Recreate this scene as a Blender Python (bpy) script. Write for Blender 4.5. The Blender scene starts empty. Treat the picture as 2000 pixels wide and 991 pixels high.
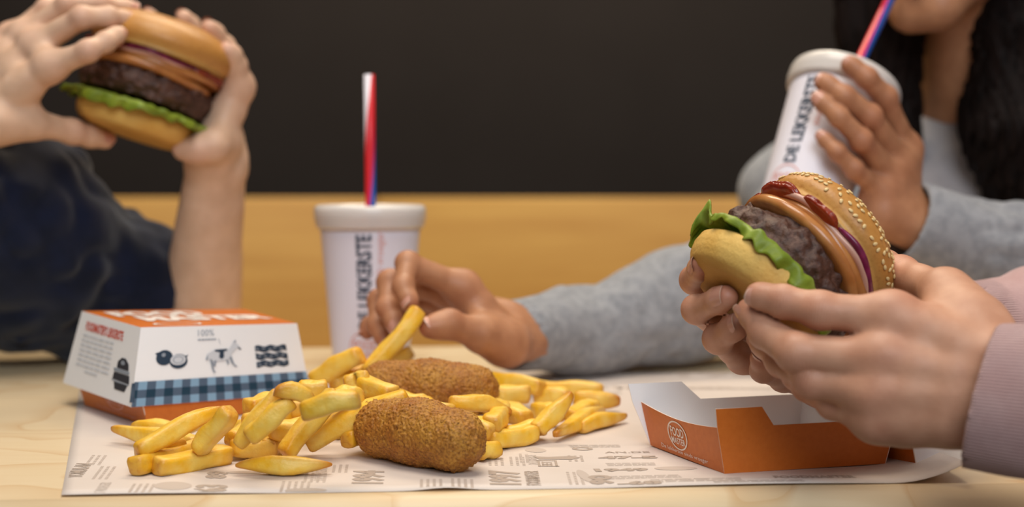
import bpy, bmesh, math, random
import numpy as np
from mathutils import Vector, Matrix

# ------------------------------------------------------------------ camera, world, lights, exposure
SC = bpy.context.scene
COL = SC.collection
F_PX = 2000 * 50 / 36
CAM_H = 0.17
PITCH = math.atan((495.5 - 330) / F_PX)
cam_d = bpy.data.cameras.new('camera')
cam_d.lens = 50
cam_d.sensor_width = 36
cam_d.clip_start = 0.02
cam = bpy.data.objects.new('camera', cam_d)
COL.objects.link(cam)
cam.location = (0, 0, CAM_H)
cam.rotation_euler = (math.pi / 2 - PITCH, 0, 0)
cam_d.dof.use_dof = True
cam_d.dof.focus_distance = 0.825
cam_d.dof.aperture_fstop = 4.3
cam_d.dof.aperture_blades = 0
SC.camera = cam
SC.view_settings.view_transform = 'Standard'
SC.view_settings.look = 'None'
SC.view_settings.exposure = 0.0
SC.view_settings.gamma = 1.0
SC.view_settings.use_curve_mapping = False

W = bpy.data.worlds.new('world')
SC.world = W
W.use_nodes = True
W.node_tree.nodes['Background'].inputs[0].default_value = (0.96, 0.95, 0.97, 1)
W.node_tree.nodes['Background'].inputs[1].default_value = 0.22


def area_light(name, loc, target, size, power, color, sy=None):
    d = bpy.data.lights.new(name, 'AREA')
    d.energy = power
    d.color = color
    d.shape = 'RECTANGLE'
    d.size = size
    d.size_y = sy or size
    o = bpy.data.objects.new(name, d)
    COL.objects.link(o)
    o.location = loc
    o.rotation_euler = (Vector(target) - Vector(loc)).to_track_quat('-Z', 'Y').to_euler()
    return o


area_light('window_light', (0.45, -1.5, 1.6), (0.0, 0.9, 0.05), 1.4, 42, (0.84, 0.92, 1.0))
area_light('ceiling_light', (-0.1, 0.75, 1.8), (0.0, 0.9, 0.0), 0.9, 24, (1.0, 0.90, 0.78))
area_light('ceiling_light_back', (0.0, 2.3, 1.9), (0.0, 3.0, -0.2), 1.2, 40, (1.0, 0.84, 0.62), 0.6)

# ------------------------------------------------------------------ helpers: view rays -> real points
_F = Vector((0, math.cos(PITCH), -math.sin(PITCH)))
_U = Vector((0, math.sin(PITCH), math.cos(PITCH)))
_R = Vector((1, 0, 0))
_C = Vector((0, 0, CAM_H))


def P(u, v, D):
    return _C + (_F + _R * ((u - 1000) / F_PX) - _U * ((v - 495.5) / F_PX)) * D


def T(u, v, z=0.0):
    d = _F + _R * ((u - 1000) / F_PX) - _U * ((v - 495.5) / F_PX)
    return _C + d * ((z - CAM_H) / d.z)


def A3(v):
    return np.array(v, dtype=np.float64)


def nrm(v):
    v = A3(v)
    return v / max(np.linalg.norm(v), 1e-9)


def lerp(a, b, t):
    return A3(a) * (1 - t) + A3(b) * t


# ------------------------------------------------------------------ numpy noise
_rs = np.random.RandomState(7)
_PERM = _rs.permutation(256).astype(np.int64)
_PERM = np.concatenate([_PERM, _PERM, _PERM])
_VAL = _rs.uniform(-1, 1, 256)


def noise3(p, freq, seed=0):
    q = np.asarray(p) * freq + seed * 17.31
    i = np.floor(q).astype(np.int64)
    f = q - i
    f = f * f * (3 - 2 * f)
    i &= 255

    def h(a, b, c):
        return _VAL[_PERM[_PERM[_PERM[(i[:, 0] + a) & 255] + ((i[:, 1] + b) & 255)] + ((i[:, 2] + c) & 255)]]
    x0 = h(0, 0, 0) * (1 - f[:, 0]) + h(1, 0, 0) * f[:, 0]
    x1 = h(0, 1, 0) * (1 - f[:, 0]) + h(1, 1, 0) * f[:, 0]
    x2 = h(0, 0, 1) * (1 - f[:, 0]) + h(1, 0, 1) * f[:, 0]
    x3 = h(0, 1, 1) * (1 - f[:, 0]) + h(1, 1, 1) * f[:, 0]
    y0 = x0 * (1 - f[:, 1]) + x1 * f[:, 1]
    y1 = x2 * (1 - f[:, 1]) + x3 * f[:, 1]
    return y0 * (1 - f[:, 2]) + y1 * f[:, 2]


# ------------------------------------------------------------------ signed distance bodies -> meshes
def cone(a, b, ra, rb):
    return ('cone', A3(a), A3(b), float(ra), float(rb))


def ball(c, r):
    return ('cone', A3(c), A3(c) + 1e-5, float(r), float(r))


def ell(c, r, ax=None):
    return ('ell', A3(c), A3(r), np.eye(3) if ax is None else np.array([A3(x) for x in ax]))


def d_prim(pr, X):
    if pr[0] == 'cone':
        _, a, b, ra, rb = pr
        ba = b - a
        L2 = max(ba @ ba, 1e-12)
        pa = X - a
        t = np.clip((pa @ ba) / L2, 0, 1)
        q = pa - t[..., None] * ba
        return np.sqrt(np.einsum('...i,...i->...', q, q)) - (ra + (rb - ra) * t)
    _, c, r, ax = pr
    q = (X - c) @ ax.T
    k0 = np.sqrt((((q / r)) ** 2).sum(-1))
    k1 = np.sqrt((((q / (r * r))) ** 2).sum(-1))
    return k0 * (k0 - 1) / np.maximum(k1, 1e-9)


def b_prim(pr):
    if pr[0] == 'cone':
        _, a, b, ra, rb = pr
        return np.minimum(a - ra, b - rb), np.maximum(a + ra, b + rb)
    _, c, r, ax = pr
    R = r.max()
    return c - R, c + R


def smin(a, b, k):
    if k <= 0:
        return np.minimum(a, b)
    h = np.maximum(k - np.abs(a - b), 0) / k
    return np.minimum(a, b) - h * h * k * 0.25


class Field:
    def __init__(self, lo, hi, h):
        self.h = h
        self.lo = A3(lo) - 4 * h
        self.n = np.ceil((A3(hi) + 4 * h - self.lo) / h).astype(int) + 1
        self.ax = [self.lo[i] + h * np.arange(self.n[i]) for i in range(3)]

    def new(self):
        return np.full(self.n, 1.0, dtype=np.float32)

    def sub(self, lo, hi):
        i0 = np.clip(np.floor((lo - self.lo) / self.h).astype(int), 0, self.n - 1)
        i1 = np.clip(np.ceil((hi - self.lo) / self.h).astype(int) + 1, 1, self.n)
        sl = tuple(slice(a, b) for a, b in zip(i0, i1))
        X = np.stack(np.meshgrid(self.ax[0][sl[0]], self.ax[1][sl[1]], self.ax[2][sl[2]], indexing='ij'), -1)
        return sl, X

    def group(self, prims, k, base=None):
        G = self.new() if base is None else base
        for pr in prims:
            lo, hi = b_prim(pr)
            m = k + 3 * self.h
            sl, X = self.sub(lo - m, hi + m)
            if X.size == 0:
                continue
            G[sl] = smin(G[sl], d_prim(pr, X).astype(np.float32), k)
        return G

    def carve(self, G, prims, k=0.0):
        for pr in prims:
            lo, hi = b_prim(pr)
            m = k + 3 * self.h
            sl, X = self.sub(lo - m, hi + m)
            if X.size:
                G[sl] = -smin(-G[sl], d_prim(pr, X).astype(np.float32), k)
        return G

    def plane_cut(self, G, p, n):
        X = np.stack(np.meshgrid(*self.ax, indexing='ij'), -1)
        return np.maximum(G, ((X - A3(p)) @ nrm(n)).astype(np.float32))

    def displace(self, G, fn, band=0.012):
        m = np.abs(G) < band
        ii = np.argwhere(m)
        X = self.lo + ii * self.h
        G[m] += fn(X).astype(np.float32)
        return G


def surface_nets(fd, G):
    s = G < 0
    c = np.zeros(np.array(s.shape) - 1, dtype=np.int8)
    cs = [(a, b, d) for a in (0, 1) for b in (0, 1) for d in (0, 1)]
    n = s.shape
    for a, b, d in cs:
        c += s[a:n[0] - 1 + a, b:n[1] - 1 + b, d:n[2] - 1 + d]
    mixed = (c > 0) & (c < 8)
    ijk = np.argwhere(mixed)
    idx = np.full(mixed.shape, -1, dtype=np.int64)
    idx[mixed] = np.arange(len(ijk))
    pos = np.zeros((len(ijk), 3))
    cnt = np.zeros(len(ijk))
    for a in cs:
        for ax in range(3):
            if a[ax] == 0:
                b = list(a)
                b[ax] = 1
                fa = G[ijk[:, 0] + a[0], ijk[:, 1] + a[1], ijk[:, 2] + a[2]].astype(np.float64)
                fb = G[ijk[:, 0] + b[0], ijk[:, 1] + b[1], ijk[:, 2] + b[2]].astype(np.float64)
                cr = (fa < 0) != (fb < 0)
                den = np.where(cr, fa - fb, 1)
                t = np.where(cr, fa / den, 0)
                for q in range(3):
                    pos[:, q] += cr * (a[q] + (t if q == ax else 0))
                cnt += cr
    pos = ijk + pos / np.maximum(cnt, 1)[:, None]
    V = fd.lo + pos * fd.h
    quads = []
    for ax in range(3):
        o1, o2 = (ax + 1) % 3, (ax + 2) % 3
        sa = [slice(None)] * 3
        sb = [slice(None)] * 3
        sa[ax] = slice(0, n[ax] - 1)
        sb[ax] = slice(1, n[ax])
        A, B = s[tuple(sa)], s[tuple(sb)]
        e = np.argwhere(A != B)
        ok = (e[:, o1] > 0) & (e[:, o2] > 0) & (e[:, o1] < n[o1] - 1) & (e[:, o2] < n[o2] - 1)
        e = e[ok]
        ins = A[e[:, 0], e[:, 1], e[:, 2]]

        def cell(d1, d2):
            q = e.copy()
            q[:, o1] -= d1
            q[:, o2] -= d2
            return idx[q[:, 0], q[:, 1], q[:, 2]]
        Q = np.stack([cell(1, 1), cell(0, 1), cell(0, 0), cell(1, 0)], 1)
        Q[~ins] = Q[~ins][:, ::-1]
        quads.append(Q)
    Q = np.concatenate(quads)
    Q = Q[(Q >= 0).all(1)]
    return V, Q


def relax(V, Q, it=1, f=0.5):
    for _ in range(it):
        acc = np.zeros_like(V)
        cnt = np.zeros(len(V))
        for a in range(4):
            for b in (1, 3):
                np.add.at(acc, Q[:, a], V[Q[:, (a + b) % 4]])
                np.add.at(cnt, Q[:, a], 1)
        V = V * (1 - f) + f * acc / np.maximum(cnt, 1)[:, None]
    return V


def np_mesh(name, V, Q, mats=(), attrs=None, smooth=True, mat_idx=None, uv=None):
    """V (n,3); Q (m,4) or list of polygons"""
    me = bpy.data.meshes.new(name)
    V = np.asarray(V, dtype=np.float32)
    if isinstance(Q, np.ndarray):
        m, w = Q.shape
        me.vertices.add(len(V))
        me.vertices.foreach_set('co', V.ravel())
        me.loops.add(m * w)
        me.loops.foreach_set('vertex_index', Q.astype(np.int32).ravel())
        me.polygons.add(m)
        me.polygons.foreach_set('loop_start', np.arange(0, m * w, w, dtype=np.int32))
        me.update(calc_edges=True)
    else:
        me.from_pydata([tuple(map(float, v)) for v in V], [], [tuple(int(i) for i in q) for q in Q])
    me.validate()
    if attrs:
        for k, a in attrs.items():
            at = me.attributes.new(k, 'FLOAT', 'POINT')
            at.data.foreach_set('value', np.asarray(a, dtype=np.float32))
    for mt in mats:
        me.materials.append(mt)
    me.polygons.foreach_set('use_smooth', np.full(len(me.polygons), smooth))
    if mat_idx is not None:
        me.polygons.foreach_set('material_index', np.asarray(mat_idx, dtype=np.int32))
    if uv is not None:
        ul = me.uv_layers.new(name='uv')
        vi = np.empty(len(me.loops), dtype=np.int32)
        me.loops.foreach_get('vertex_index', vi)
        ul.data.foreach_set('uv', np.asarray(uv, dtype=np.float32)[vi].ravel())
    me.update()
    return me


def join_np(parts):
    Vs, Qs, at, n = [], [], {}, 0
    for V, Q, a in parts:
        Vs.append(V)
        Qs.append(Q + n)
        n += len(V)
        for k, x in a.items():
            at.setdefault(k, []).append(x)
    return np.concatenate(Vs), np.concatenate(Qs), {k: np.concatenate(x) for k, x in at.items()}


# ------------------------------------------------------------------ objects
def thing(name, label, cat, loc=(0, 0, 0), group=None, rot=None):
    o = bpy.data.objects.new(name, None)
    o.empty_display_size = 0.02
    COL.objects.link(o)
    if rot is not None:
        o.matrix_world = rot
    else:
        o.location = loc
    o['label'] = label
    o['category'] = cat
    if group:
        o['group'] = group
    return o


def part(name, me, parent=None, label=None, world=True):
    """world: mesh coordinates are world coordinates"""
    o = bpy.data.objects.new(name, me)
    COL.objects.link(o)
    if parent is not None:
        o.parent = parent
        if world:
            M = parent.matrix_basis.copy()
            q = parent
            while q.parent is not None:
                M = q.parent.matrix_basis @ q.matrix_parent_inverse @ M
                q = q.parent
            o.matrix_parent_inverse = M.inverted()
    if label:
        o['label'] = label
    return o


def solo(name, me, label, cat, loc=(0, 0, 0), group=None, mat=None):
    o = bpy.data.objects.new(name, me)
    COL.objects.link(o)
    o.location = loc
    o['label'] = label
    o['category'] = cat
    if group:
        o['group'] = group
    return o


def structure(name, me):
    o = bpy.data.objects.new(name, me)
    COL.objects.link(o)
    o['kind'] = 'structure'
    return o


def box_np(lo, hi):
    x0, y0, z0 = lo
    x1, y1, z1 = hi
    V = np.array([(x0, y0, z0), (x1, y0, z0), (x1, y1, z0), (x0, y1, z0), (x0, y0, z1), (x1, y0, z1), (x1, y1, z1), (x0, y1, z1)], float)
    Q = np.array([(0, 3, 2, 1), (4, 5, 6, 7), (0, 1, 5, 4), (1, 2, 6, 5), (2, 3, 7, 6), (3, 0, 4, 7)])
    return V, Q


def bevel_box(name, lo, hi, r, mat, seg=3, M=None):
    V, Q = box_np(lo, hi)
    bm = bmesh.new()
    vs = [bm.verts.new(v) for v in V]
    for q in Q:
        bm.faces.new([vs[i] for i in q])
    bmesh.ops.bevel(bm, geom=bm.edges[:], offset=r, segments=seg, affect='EDGES', profile=0.5)
    if M is not None:
        bm.transform(M)
    me = bpy.data.meshes.new(name)
    bm.to_mesh(me)
    bm.free()
    me.materials.append(mat)
    me.polygons.foreach_set('use_smooth', np.full(len(me.polygons), seg > 1))
    return me


def lathe_np(prof, n=64, close=False):
    """prof: list of (r,z)"""
    V, Q = [], []
    m = len(prof)
    for i in range(n):
        a = 2 * math.pi * i / n
        for r, z in prof:
            V.append((r * math.cos(a), r * math.sin(a), z))
    for i in range(n):
        j = (i + 1) % n
        for k in range(m - 1):
            Q.append((i * m + k, j * m + k, j * m + k + 1, i * m + k + 1))
    return np.array(V), np.array(Q)


def tf(M, V):
    M = np.array(M)
    return V @ M[:3, :3].T + M[:3, 3]


# ------------------------------------------------------------------ materials
def hexc(h):
    h = h.lstrip('#')
    c = [int(h[i:i + 2], 16) / 255 for i in (0, 2, 4)]
    return tuple(((x + 0.055) / 1.055) ** 2.4 if x > 0.04045 else x / 12.92 for x in c) + (1.0,)


class NT:
    def __init__(self, name, rough=0.5, spec=0.5):
        self.m = bpy.data.materials.new(name)
        self.m.use_nodes = True
        self.t = self.m.node_tree
        self.b = self.t.nodes['Principled BSDF']
        self.b.inputs['Roughness'].default_value = rough
        self.b.inputs['Specular IOR Level'].default_value = spec

    def n(self, typ, **kw):
        x = self.t.nodes.new(typ)
        for k, v in kw.items():
            setattr(x, k, v)
        return x

    def l(self, a, b):
        self.t.links.new(a, b)

    def coord(self, kind='Object'):
        return self.n('ShaderNodeTexCoord').outputs[kind]

    def noise(self, scale, detail=3, rough=0.5, vec=None, dist=0.0):
        x = self.n('ShaderNodeTexNoise')
        x.inputs['Scale'].default_value = scale
        x.inputs['Detail'].default_value = detail
        x.inputs['Roughness'].default_value = rough
        x.inputs['Distortion'].default_value = dist
        self.l(vec if vec is not None else self.coord(), x.inputs['Vector'])
        return x.outputs['Fac']

    def ramp(self, fac, stops, interp='LINEAR'):
        r = self.n('ShaderNodeValToRGB')
        r.color_ramp.interpolation = interp
        el = r.color_ramp.elements
        while len(el) < len(stops):
            el.new(0.5)
        for e, (p, c) in zip(el, stops):
            e.position = p
            e.color = c if len(c) == 4 else tuple(c) + (1,)
        self.l(fac, r.inputs['Fac'])
        return r.outputs['Color']

    def mix(self, fac, a, b, typ='MIX'):
        x = self.n('ShaderNodeMix', data_type='RGBA', blend_type=typ)
        for s, v in ((x.inputs['Factor'], fac), (x.inputs['A'], a), (x.inputs['B'], b)):
            if isinstance(v, (int, float)):
                s.default_value = v
            elif isinstance(v, tuple):
                s.default_value = v
            else:
                self.l(v, s)
        return x.outputs['Result']

    def math(self, op, a, b=0.0, c=0.0):
        x = self.n('ShaderNodeMath', operation=op)
        for i, v in enumerate((a, b, c)):
            if isinstance(v, (int, float)):
                x.inputs[i].default_value = v
            else:
                self.l(v, x.inputs[i])
        return x.outputs[0]

    def attr(self, name):
        return self.n('ShaderNodeAttribute', attribute_name=name).outputs['Fac']

    def col(self, c):
        if isinstance(c, tuple):
            self.b.inputs['Base Color'].default_value = c
        else:
            self.l(c, self.b.inputs['Base Color'])

    def bump(self, h, strength=0.3, dist=0.001):
        x = self.n('ShaderNodeBump')
        x.inputs['Strength'].default_value = strength
        x.inputs['Distance'].default_value = dist
        self.l(h, x.inputs['Height'])
        self.l(x.outputs['Normal'], self.b.inputs['Normal'])

    def sss(self, w, radius, scale=1.0):
        self.b.inputs['Subsurface Weight'].default_value = w
        self.b.inputs['Subsurface Radius'].default_value = radius
        self.b.inputs['Subsurface Scale'].default_value = scale


def plain(name, c, rough=0.5, spec=0.5):
    t = NT(name, rough, spec)
    t.col(c)
    return t.m


def skin_mat(name, base, red, dark):
    t = NT(name, 0.48, 0.4)
    n1 = t.noise(70, 4)
    c = t.mix(t.ramp(n1, [(0.35, (0, 0, 0)), (0.7, (1, 1, 1))]), base, dark)
    c = t.mix(t.math('MULTIPLY', t.attr('red'), 0.8), c, red)
    t.col(c)
    w = t.math('MULTIPLY', t.math('SINE', t.math('ADD', t.math('MULTIPLY', t.attr('wu'), 4200.0), t.math('MULTIPLY', t.noise(180, 2), 5.0))), t.attr('wm'))
    h = t.math('ADD', t.math('MULTIPLY', w, 0.13), t.math('MULTIPLY', t.noise(900, 3, 0.6), 0.22))
    h = t.math('ADD', h, t.math('MULTIPLY', t.noise(160, 3), 0.5))
    t.bump(h, 0.35, 0.0011)
    t.sss(0.07, (0.010, 0.004, 0.002), 0.5)
    return t.m


M = {}
M['skin_a'] = skin_mat('skin_fair', hexc('#c89679'), hexc('#b55b48'), hexc('#b88569'))
M['skin_b'] = skin_mat('skin_warm', hexc('#b8835f'), hexc('#ab5c45'), hexc('#a4704f'))
M['skin_c'] = skin_mat('skin_pale', hexc('#dcb699'), hexc('#cf8d7c'), hexc('#cfa88a'))
t = NT('fingernail', 0.25, 0.5)
t.col(hexc('#cb9580'))
M['nail'] = t.m
t = NT('nail_tip', 0.3, 0.5)
t.col(hexc('#d8b4a0'))
M['nail_tip'] = t.m


def knit(name, c1, c2, rough=0.9, scale=700, rib=False, mott=35):
    t = NT(name, rough, 0.15)
    n = t.noise(mott, 4, 0.6)
    c = t.mix(t.ramp(n, [(0.38, (0, 0, 0)), (0.62, (1, 1, 1))]), c1, c2)
    f = t.noise(scale, 2)
    c = t.mix(t.math('MULTIPLY', f, 0.35), c, tuple(x * 0.55 for x in c1[:3]) + (1,))
    t.col(c)
    h = t.math('MULTIPLY', f, 0.5)
    if rib:
        r = t.math('MULTIPLY', t.math('SINE', t.math('MULTIPLY', t.attr('ca'), 120.0)), t.attr('cm'))
        h = t.math('ADD', h, r)
        c2_ = t.mix(t.math('MULTIPLY', t.math('ADD', r, 1.0), 0.16), c, tuple(x * 0.5 for x in c1[:3]) + (1,))
        t.col(c2_)
    t.bump(h, 0.6, 0.0008)
    t.b.inputs['Sheen Weight'].default_value = 0.25
    return t.m


M['pink'] = knit('pink_jersey', hexc('#c9a6a2'), hexc('#be9894'), rib=True)
M['grey'] = knit('grey_marl', hexc('#9b9c9f'), hexc('#85878b'), mott=120)
M['tee'] = knit('pale_grey_tee', hexc('#a9a3a4'), hexc('#9b9698'))
M['navy'] = knit('navy_sweat', hexc('#151c32'), hexc('#0e1424'))
M['denim'] = knit('dark_denim', hexc('#232a3c'), hexc('#1c2232'))
M['shoe'] = plain('shoe_leather', hexc('#2a2422'), 0.5)
t = NT('dark_hair', 0.62, 0.1)
w = t.n('ShaderNodeTexNoise')
w.inputs['Scale'].default_value = 1.0
mp = t.n('ShaderNodeMapping')
mp.inputs['Scale'].default_value = (260, 260, 9)
t.l(t.coord(), mp.inputs['Vector'])
t.l(mp.outputs[0], w.inputs['Vector'])
t.col(t.ramp(w.outputs['Fac'], [(0.3, hexc('#0d0908')), (0.75, hexc('#211714'))]))
t.bump(w.outputs['Fac'], 0.8, 0.002)
M['hair'] = t.m
M['eye'] = plain('eye_white', hexc('#e8e2da'), 0.15)
M['lip'] = plain('lip', hexc('#a85f55'), 0.4)
M['iris'] = plain('iris', hexc('#3b2417'), 0.1)

# wood
t = NT('birch_plywood', 0.42, 0.35)
mp = t.n('ShaderNodeMapping')
mp.inputs['Scale'].default_value = (2.4, 4.5, 1.0)
t.l(t.coord(), mp.inputs['Vector'])
n1 = t.noise(2.2, 2, 0.45, mp.outputs[0], 0.6)
band = t.math('FRACT', t.math('MULTIPLY', n1, 7.0))
lines = t.ramp(band, [(0.0, (1, 1, 1)), (0.10, (0, 0, 0)), (0.55, (0.05,) * 3), (1.0, (0.55,) * 3)])
mp2 = t.n('ShaderNodeMapping')
mp2.inputs['Scale'].default_value = (14, 180, 14)
t.l(t.coord(), mp2.inputs['Vector'])
fine = t.noise(1.0, 4, 0.6, mp2.outputs[0])
c = t.mix(fine, hexc('#d6bd95'), hexc('#e0ccaa'))
c = t.mix(t.math('MULTIPLY', lines, 0.6), c, hexc('#c49a66'))
t.col(c)
t.bump(fine, 0.08, 0.0005)
M['table'] = t.m

t = NT('oak_panel', 0.5, 0.3)
mp = t.n('ShaderNodeMapping')
mp.inputs['Scale'].default_value = (1.2, 1.2, 16)
t.l(t.coord(), mp.inputs['Vector'])
c = t.ramp(t.noise(2.0, 5, 0.6, mp.outputs[0]), [(0.3, hexc('#bd8f4a')), (0.7, hexc('#cda258'))])
t.col(c)
M['oak'] = t.m
t = NT('black_wall', 0.85, 0.2)
t.col(t.ramp(t.noise(3, 3), [(0.3, hexc('#231e1c')), (0.7, hexc('#282321'))]))
M['wall'] = t.m
t = NT('floor_concrete', 0.6, 0.3)
t.col(t.ramp(t.noise(4, 5), [(0.3, hexc('#6e665e')), (0.7, hexc('#827a70'))]))
M['floor'] = t.m

# paper + print
t = NT('greaseproof_paper', 0.55, 0.3)
n1 = t.noise(14, 4)
t.col(t.ramp(n1, [(0.3, hexc('#d0c2b7')), (0.7, hexc('#d8cbc1'))]))
t.bump(t.noise(60, 3), 0.12, 0.001)
M['paper'] = t.m
M['ink_grey'] = plain('paper_ink', hexc('#ae9d8f'), 0.6, 0.2)
M['ink_pale'] = plain('paper_ink_pale', hexc('#c1b2a6'), 0.6, 0.2)

# box card
t = NT('orange_card', 0.42, 0.4)
t.col(t.ramp(t.noise(300, 2), [(0.3, hexc('#c8691f')), (0.7, hexc('#cf7026'))]))
M['orange'] = t.m
M['card'] = plain('white_card', hexc('#ecebec'), 0.5, 0.3)
M['card_edge'] = plain('card_edge', hexc('#e6d6c8'), 0.7, 0.2)
M['navy_ink'] = plain('navy_ink', hexc('#22364a'), 0.5)
M['grey_ink'] = plain('grey_ink', hexc('#8d95a0'), 0.5)
M['pale_ink'] = plain('pale_ink', hexc('#c9ccd2'), 0.5)
M['dark_ink'] = plain('dark_ink', hexc('#33343c'), 0.5)
M['red_ink'] = plain('red_ink', hexc('#cf4f33'), 0.5)
M['pinkred_ink'] = plain('soft_red_ink', hexc('#e0a094'), 0.5)
M['white_ink'] = plain('white_ink', hexc('#efe4da'), 0.5)
t = NT('gingham', 0.45, 0.4)
sep = t.n('ShaderNodeSeparateXYZ')
t.l(t.coord('UV'), sep.inputs[0])
fu = t.math('GREATER_THAN', t.math('FRACT', sep.outputs[0]), 0.5)
fv = t.math('GREATER_THAN', t.math('FRACT', sep.outputs[1]), 0.5)
sm = t.math('MULTIPLY', t.math('ADD', fu, fv), 0.5)
t.col(t.ramp(sm, [(0.0, hexc('#17394d')), (0.25, hexc('#4d5f74')), (0.75, hexc('#7fa0ba'))], 'CONSTANT'))
M['gingham'] = t.m

# cup
t = NT('cup_paper', 0.4, 0.35)
t.col(hexc('#e7e3eb'))
M['cup'] = t.m
t = NT('cup_lid_plastic', 0.25, 0.5)
t.col(hexc('#eee6de'))
t.b.inputs['Transmission Weight'].default_value = 0.25
M['lid'] = t.m
t = NT('striped_straw', 0.35, 0.5)
sep = t.n('ShaderNodeSeparateXYZ')
t.l(t.coord('UV'), sep.inputs[0])
fr = t.math('FRACT', t.math('ADD', sep.outputs[0], 8.0))
t.col(t.ramp(fr, [(0.0, hexc('#e9e4ea')), (0.30, hexc('#d3202a')), (0.60, hexc('#c01a5a')), (0.68, hexc('#1f55a8'))], 'CONSTANT'))
M['straw'] = t.m

# food
t = NT('fried_potato', 0.38, 0.45)
br = t.math('MULTIPLY', t.attr('brown'), t.math('ADD', t.noise(160, 3), 0.35))
c = t.mix(t.ramp(t.noise(90, 3), [(0.35, (0, 0, 0)), (0.65, (1, 1, 1))]), hexc('#f0b822'), hexc('#f4ce62'))
c = t.mix(br, c, hexc('#b8691b'))
t.col(c)
t.bump(t.noise(350, 4, 0.6), 0.35, 0.0012)
t.sss(0.12, (0.006, 0.004, 0.001), 0.6)
M['fry'] = t.m
t = NT('bread_crumb_crust', 0.6, 0.35)
c = t.ramp(t.noise(60, 4, 0.6), [(0.3, hexc('#9d5d1f')), (0.7, hexc('#bd8834'))])
c = t.mix(t.ramp(t.noise(650, 3, 0.6), [(0.45, (0, 0, 0)), (0.68, (0.8,) * 3)]), c, hexc('#6f3f14'))
t.col(c)
t.bump(t.noise(900, 3), 0.5, 0.0008)
M['krok'] = t.m
t = NT('bun_crust', 0.42, 0.4)
c = t.ramp(t.noise(45, 4, 0.6), [(0.3, hexc('#a0642a')), (0.7, hexc('#bb7d38'))])
c = t.mix(t.math('MULTIPLY', t.attr('crust'), 0.75), hexc('#d3a459'), c)
c = t.mix(t.ramp(t.noise(420, 3), [(0.5, (0, 0, 0)), (0.75, (0.5,) * 3)]), c, hexc('#a3682a'))
t.col(c)
t.bump(t.noise(300, 4), 0.25, 0.0012)
M['bun'] = t.m
t = NT('bun_base', 0.6, 0.3)
c = t.ramp(t.noise(40, 4, 0.6), [(0.3, hexc('#cf9d48')), (0.7, hexc('#e2ba68'))])
c = t.mix(t.math('MULTIPLY', t.attr('crust'), 0.9), c, hexc('#b3823c'))
t.col(c)
t.bump(t.noise(500, 4), 0.4, 0.001)
M['bunb'] = t.m
t = NT('beef_patty', 0.5, 0.4)
c = t.ramp(t.noise(160, 5, 0.65), [(0.3, hexc('#321c14')), (0.55, hexc('#553629')), (0.80, hexc('#7d5a48'))])
t.col(c)
t.bump(t.noise(600, 4, 0.6), 0.6, 0.0012)
M['patty'] = t.m
t = NT('lettuce_leaf', 0.45, 0.3)
c = t.ramp(t.noise(50, 4, 0.6), [(0.3, hexc('#566c12')), (0.7, hexc('#8d9a2c'))])
c = t.mix(t.attr('rib'), c, hexc('#a5b858'))
t.col(c)
t.bump(t.noise(160, 3), 0.4, 0.0015)
t.sss(0.1, (0.004, 0.006, 0.001), 0.5)
M['lettuce'] = t.m
t = NT('tomato_slice', 0.22, 0.5)
t.col(t.ramp(t.noise(60, 3), [(0.3, hexc('#a05f2c')), (0.7, hexc('#bd8148'))]))
t.sss(0.2, (0.008, 0.003, 0.001), 0.6)
M['tomato'] = t.m
t = NT('red_onion', 0.25, 0.5)
t.col(t.ramp(t.noise(90, 3), [(0.35, hexc('#5c0f33')), (0.7, hexc('#8c2a55'))]))
M['onion'] = t.m
t = NT('ketchup', 0.18, 0.6)
t.col(t.ramp(t.noise(120, 3), [(0.3, hexc('#7a1d0d')), (0.7, hexc('#9a3a1c'))]))
M['ketchup'] = t.m
M['onion_pale'] = plain('onion_pale', hexc('#cfa08c'), 0.3)
M['seed'] = plain('sesame', hexc('#ddbf85'), 0.4, 0.4)
M['crumb'] = M['krok']

# ------------------------------------------------------------------ the setting
FLOOR_Z = -0.74
YW = 3.0
structure('floor', np_mesh('floor', np.array([(-3, -2.2, FLOOR_Z), (3, -2.2, FLOOR_Z), (3, YW, FLOOR_Z), (-3, YW, FLOOR_Z)]), np.array([(0, 1, 2, 3)]), [M['floor']]))
V, Q = box_np((-3, YW, FLOOR_Z), (3, YW + 0.12, 2.0))
structure('wall_back', np_mesh('wall_back', V, Q, [M['wall']], smooth=False))
for nm_, x_ in (('wall_left', -3.0), ('wall_right', 2.88)):
    V, Q = box_np((x_, -2.2, FLOOR_Z), (x_ + 0.12, YW, 2.0))
    structure(nm_, np_mesh(nm_, V, Q, [M['wall']], smooth=False))
# wooden bench back along the wall
bz = P(1000, 386, YW - 0.25).z
bench = thing('wall_bench', 'long oak bench with panelled back along the black wall', 'bench', (0, YW - 0.3, FLOOR_Z))
xs = [-2.6, -0.26, 2.6]
for i in range(2):
    part('panel', bevel_box('panel', (xs[i] + 0.002, YW - 0.28, FLOOR_Z + 0.45), (xs[i + 1] - 0.002, YW - 0.25, bz), 0.004, M['oak'], 2), bench)
part('seat', bevel_box('seat', (-2.6, YW - 0.75, FLOOR_Z + 0.40), (2.6, YW - 0.25, FLOOR_Z + 0.45), 0.008, M['oak'], 2), bench)
part('plinth', bevel_box('plinth', (-2.6, YW - 0.68, FLOOR_Z), (2.6, YW - 0.30, FLOOR_Z + 0.40), 0.004, M['oak'], 1), bench)

# table
e0, e1 = T(0, 977, 0), T(2000, 944, 0)
ang = math.atan2(e1.y - e0.y, e1.x - e0.x)
TM = Matrix.Translation((e0 + e1) / 2) @ Matrix.Rotation(ang, 4, 'Z')
table = thing('dining_table', 'pale birch plywood table covered by a printed paper sheet', 'table', (TM.translation.x, TM.translation.y + 0.35, FLOOR_Z))


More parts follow.
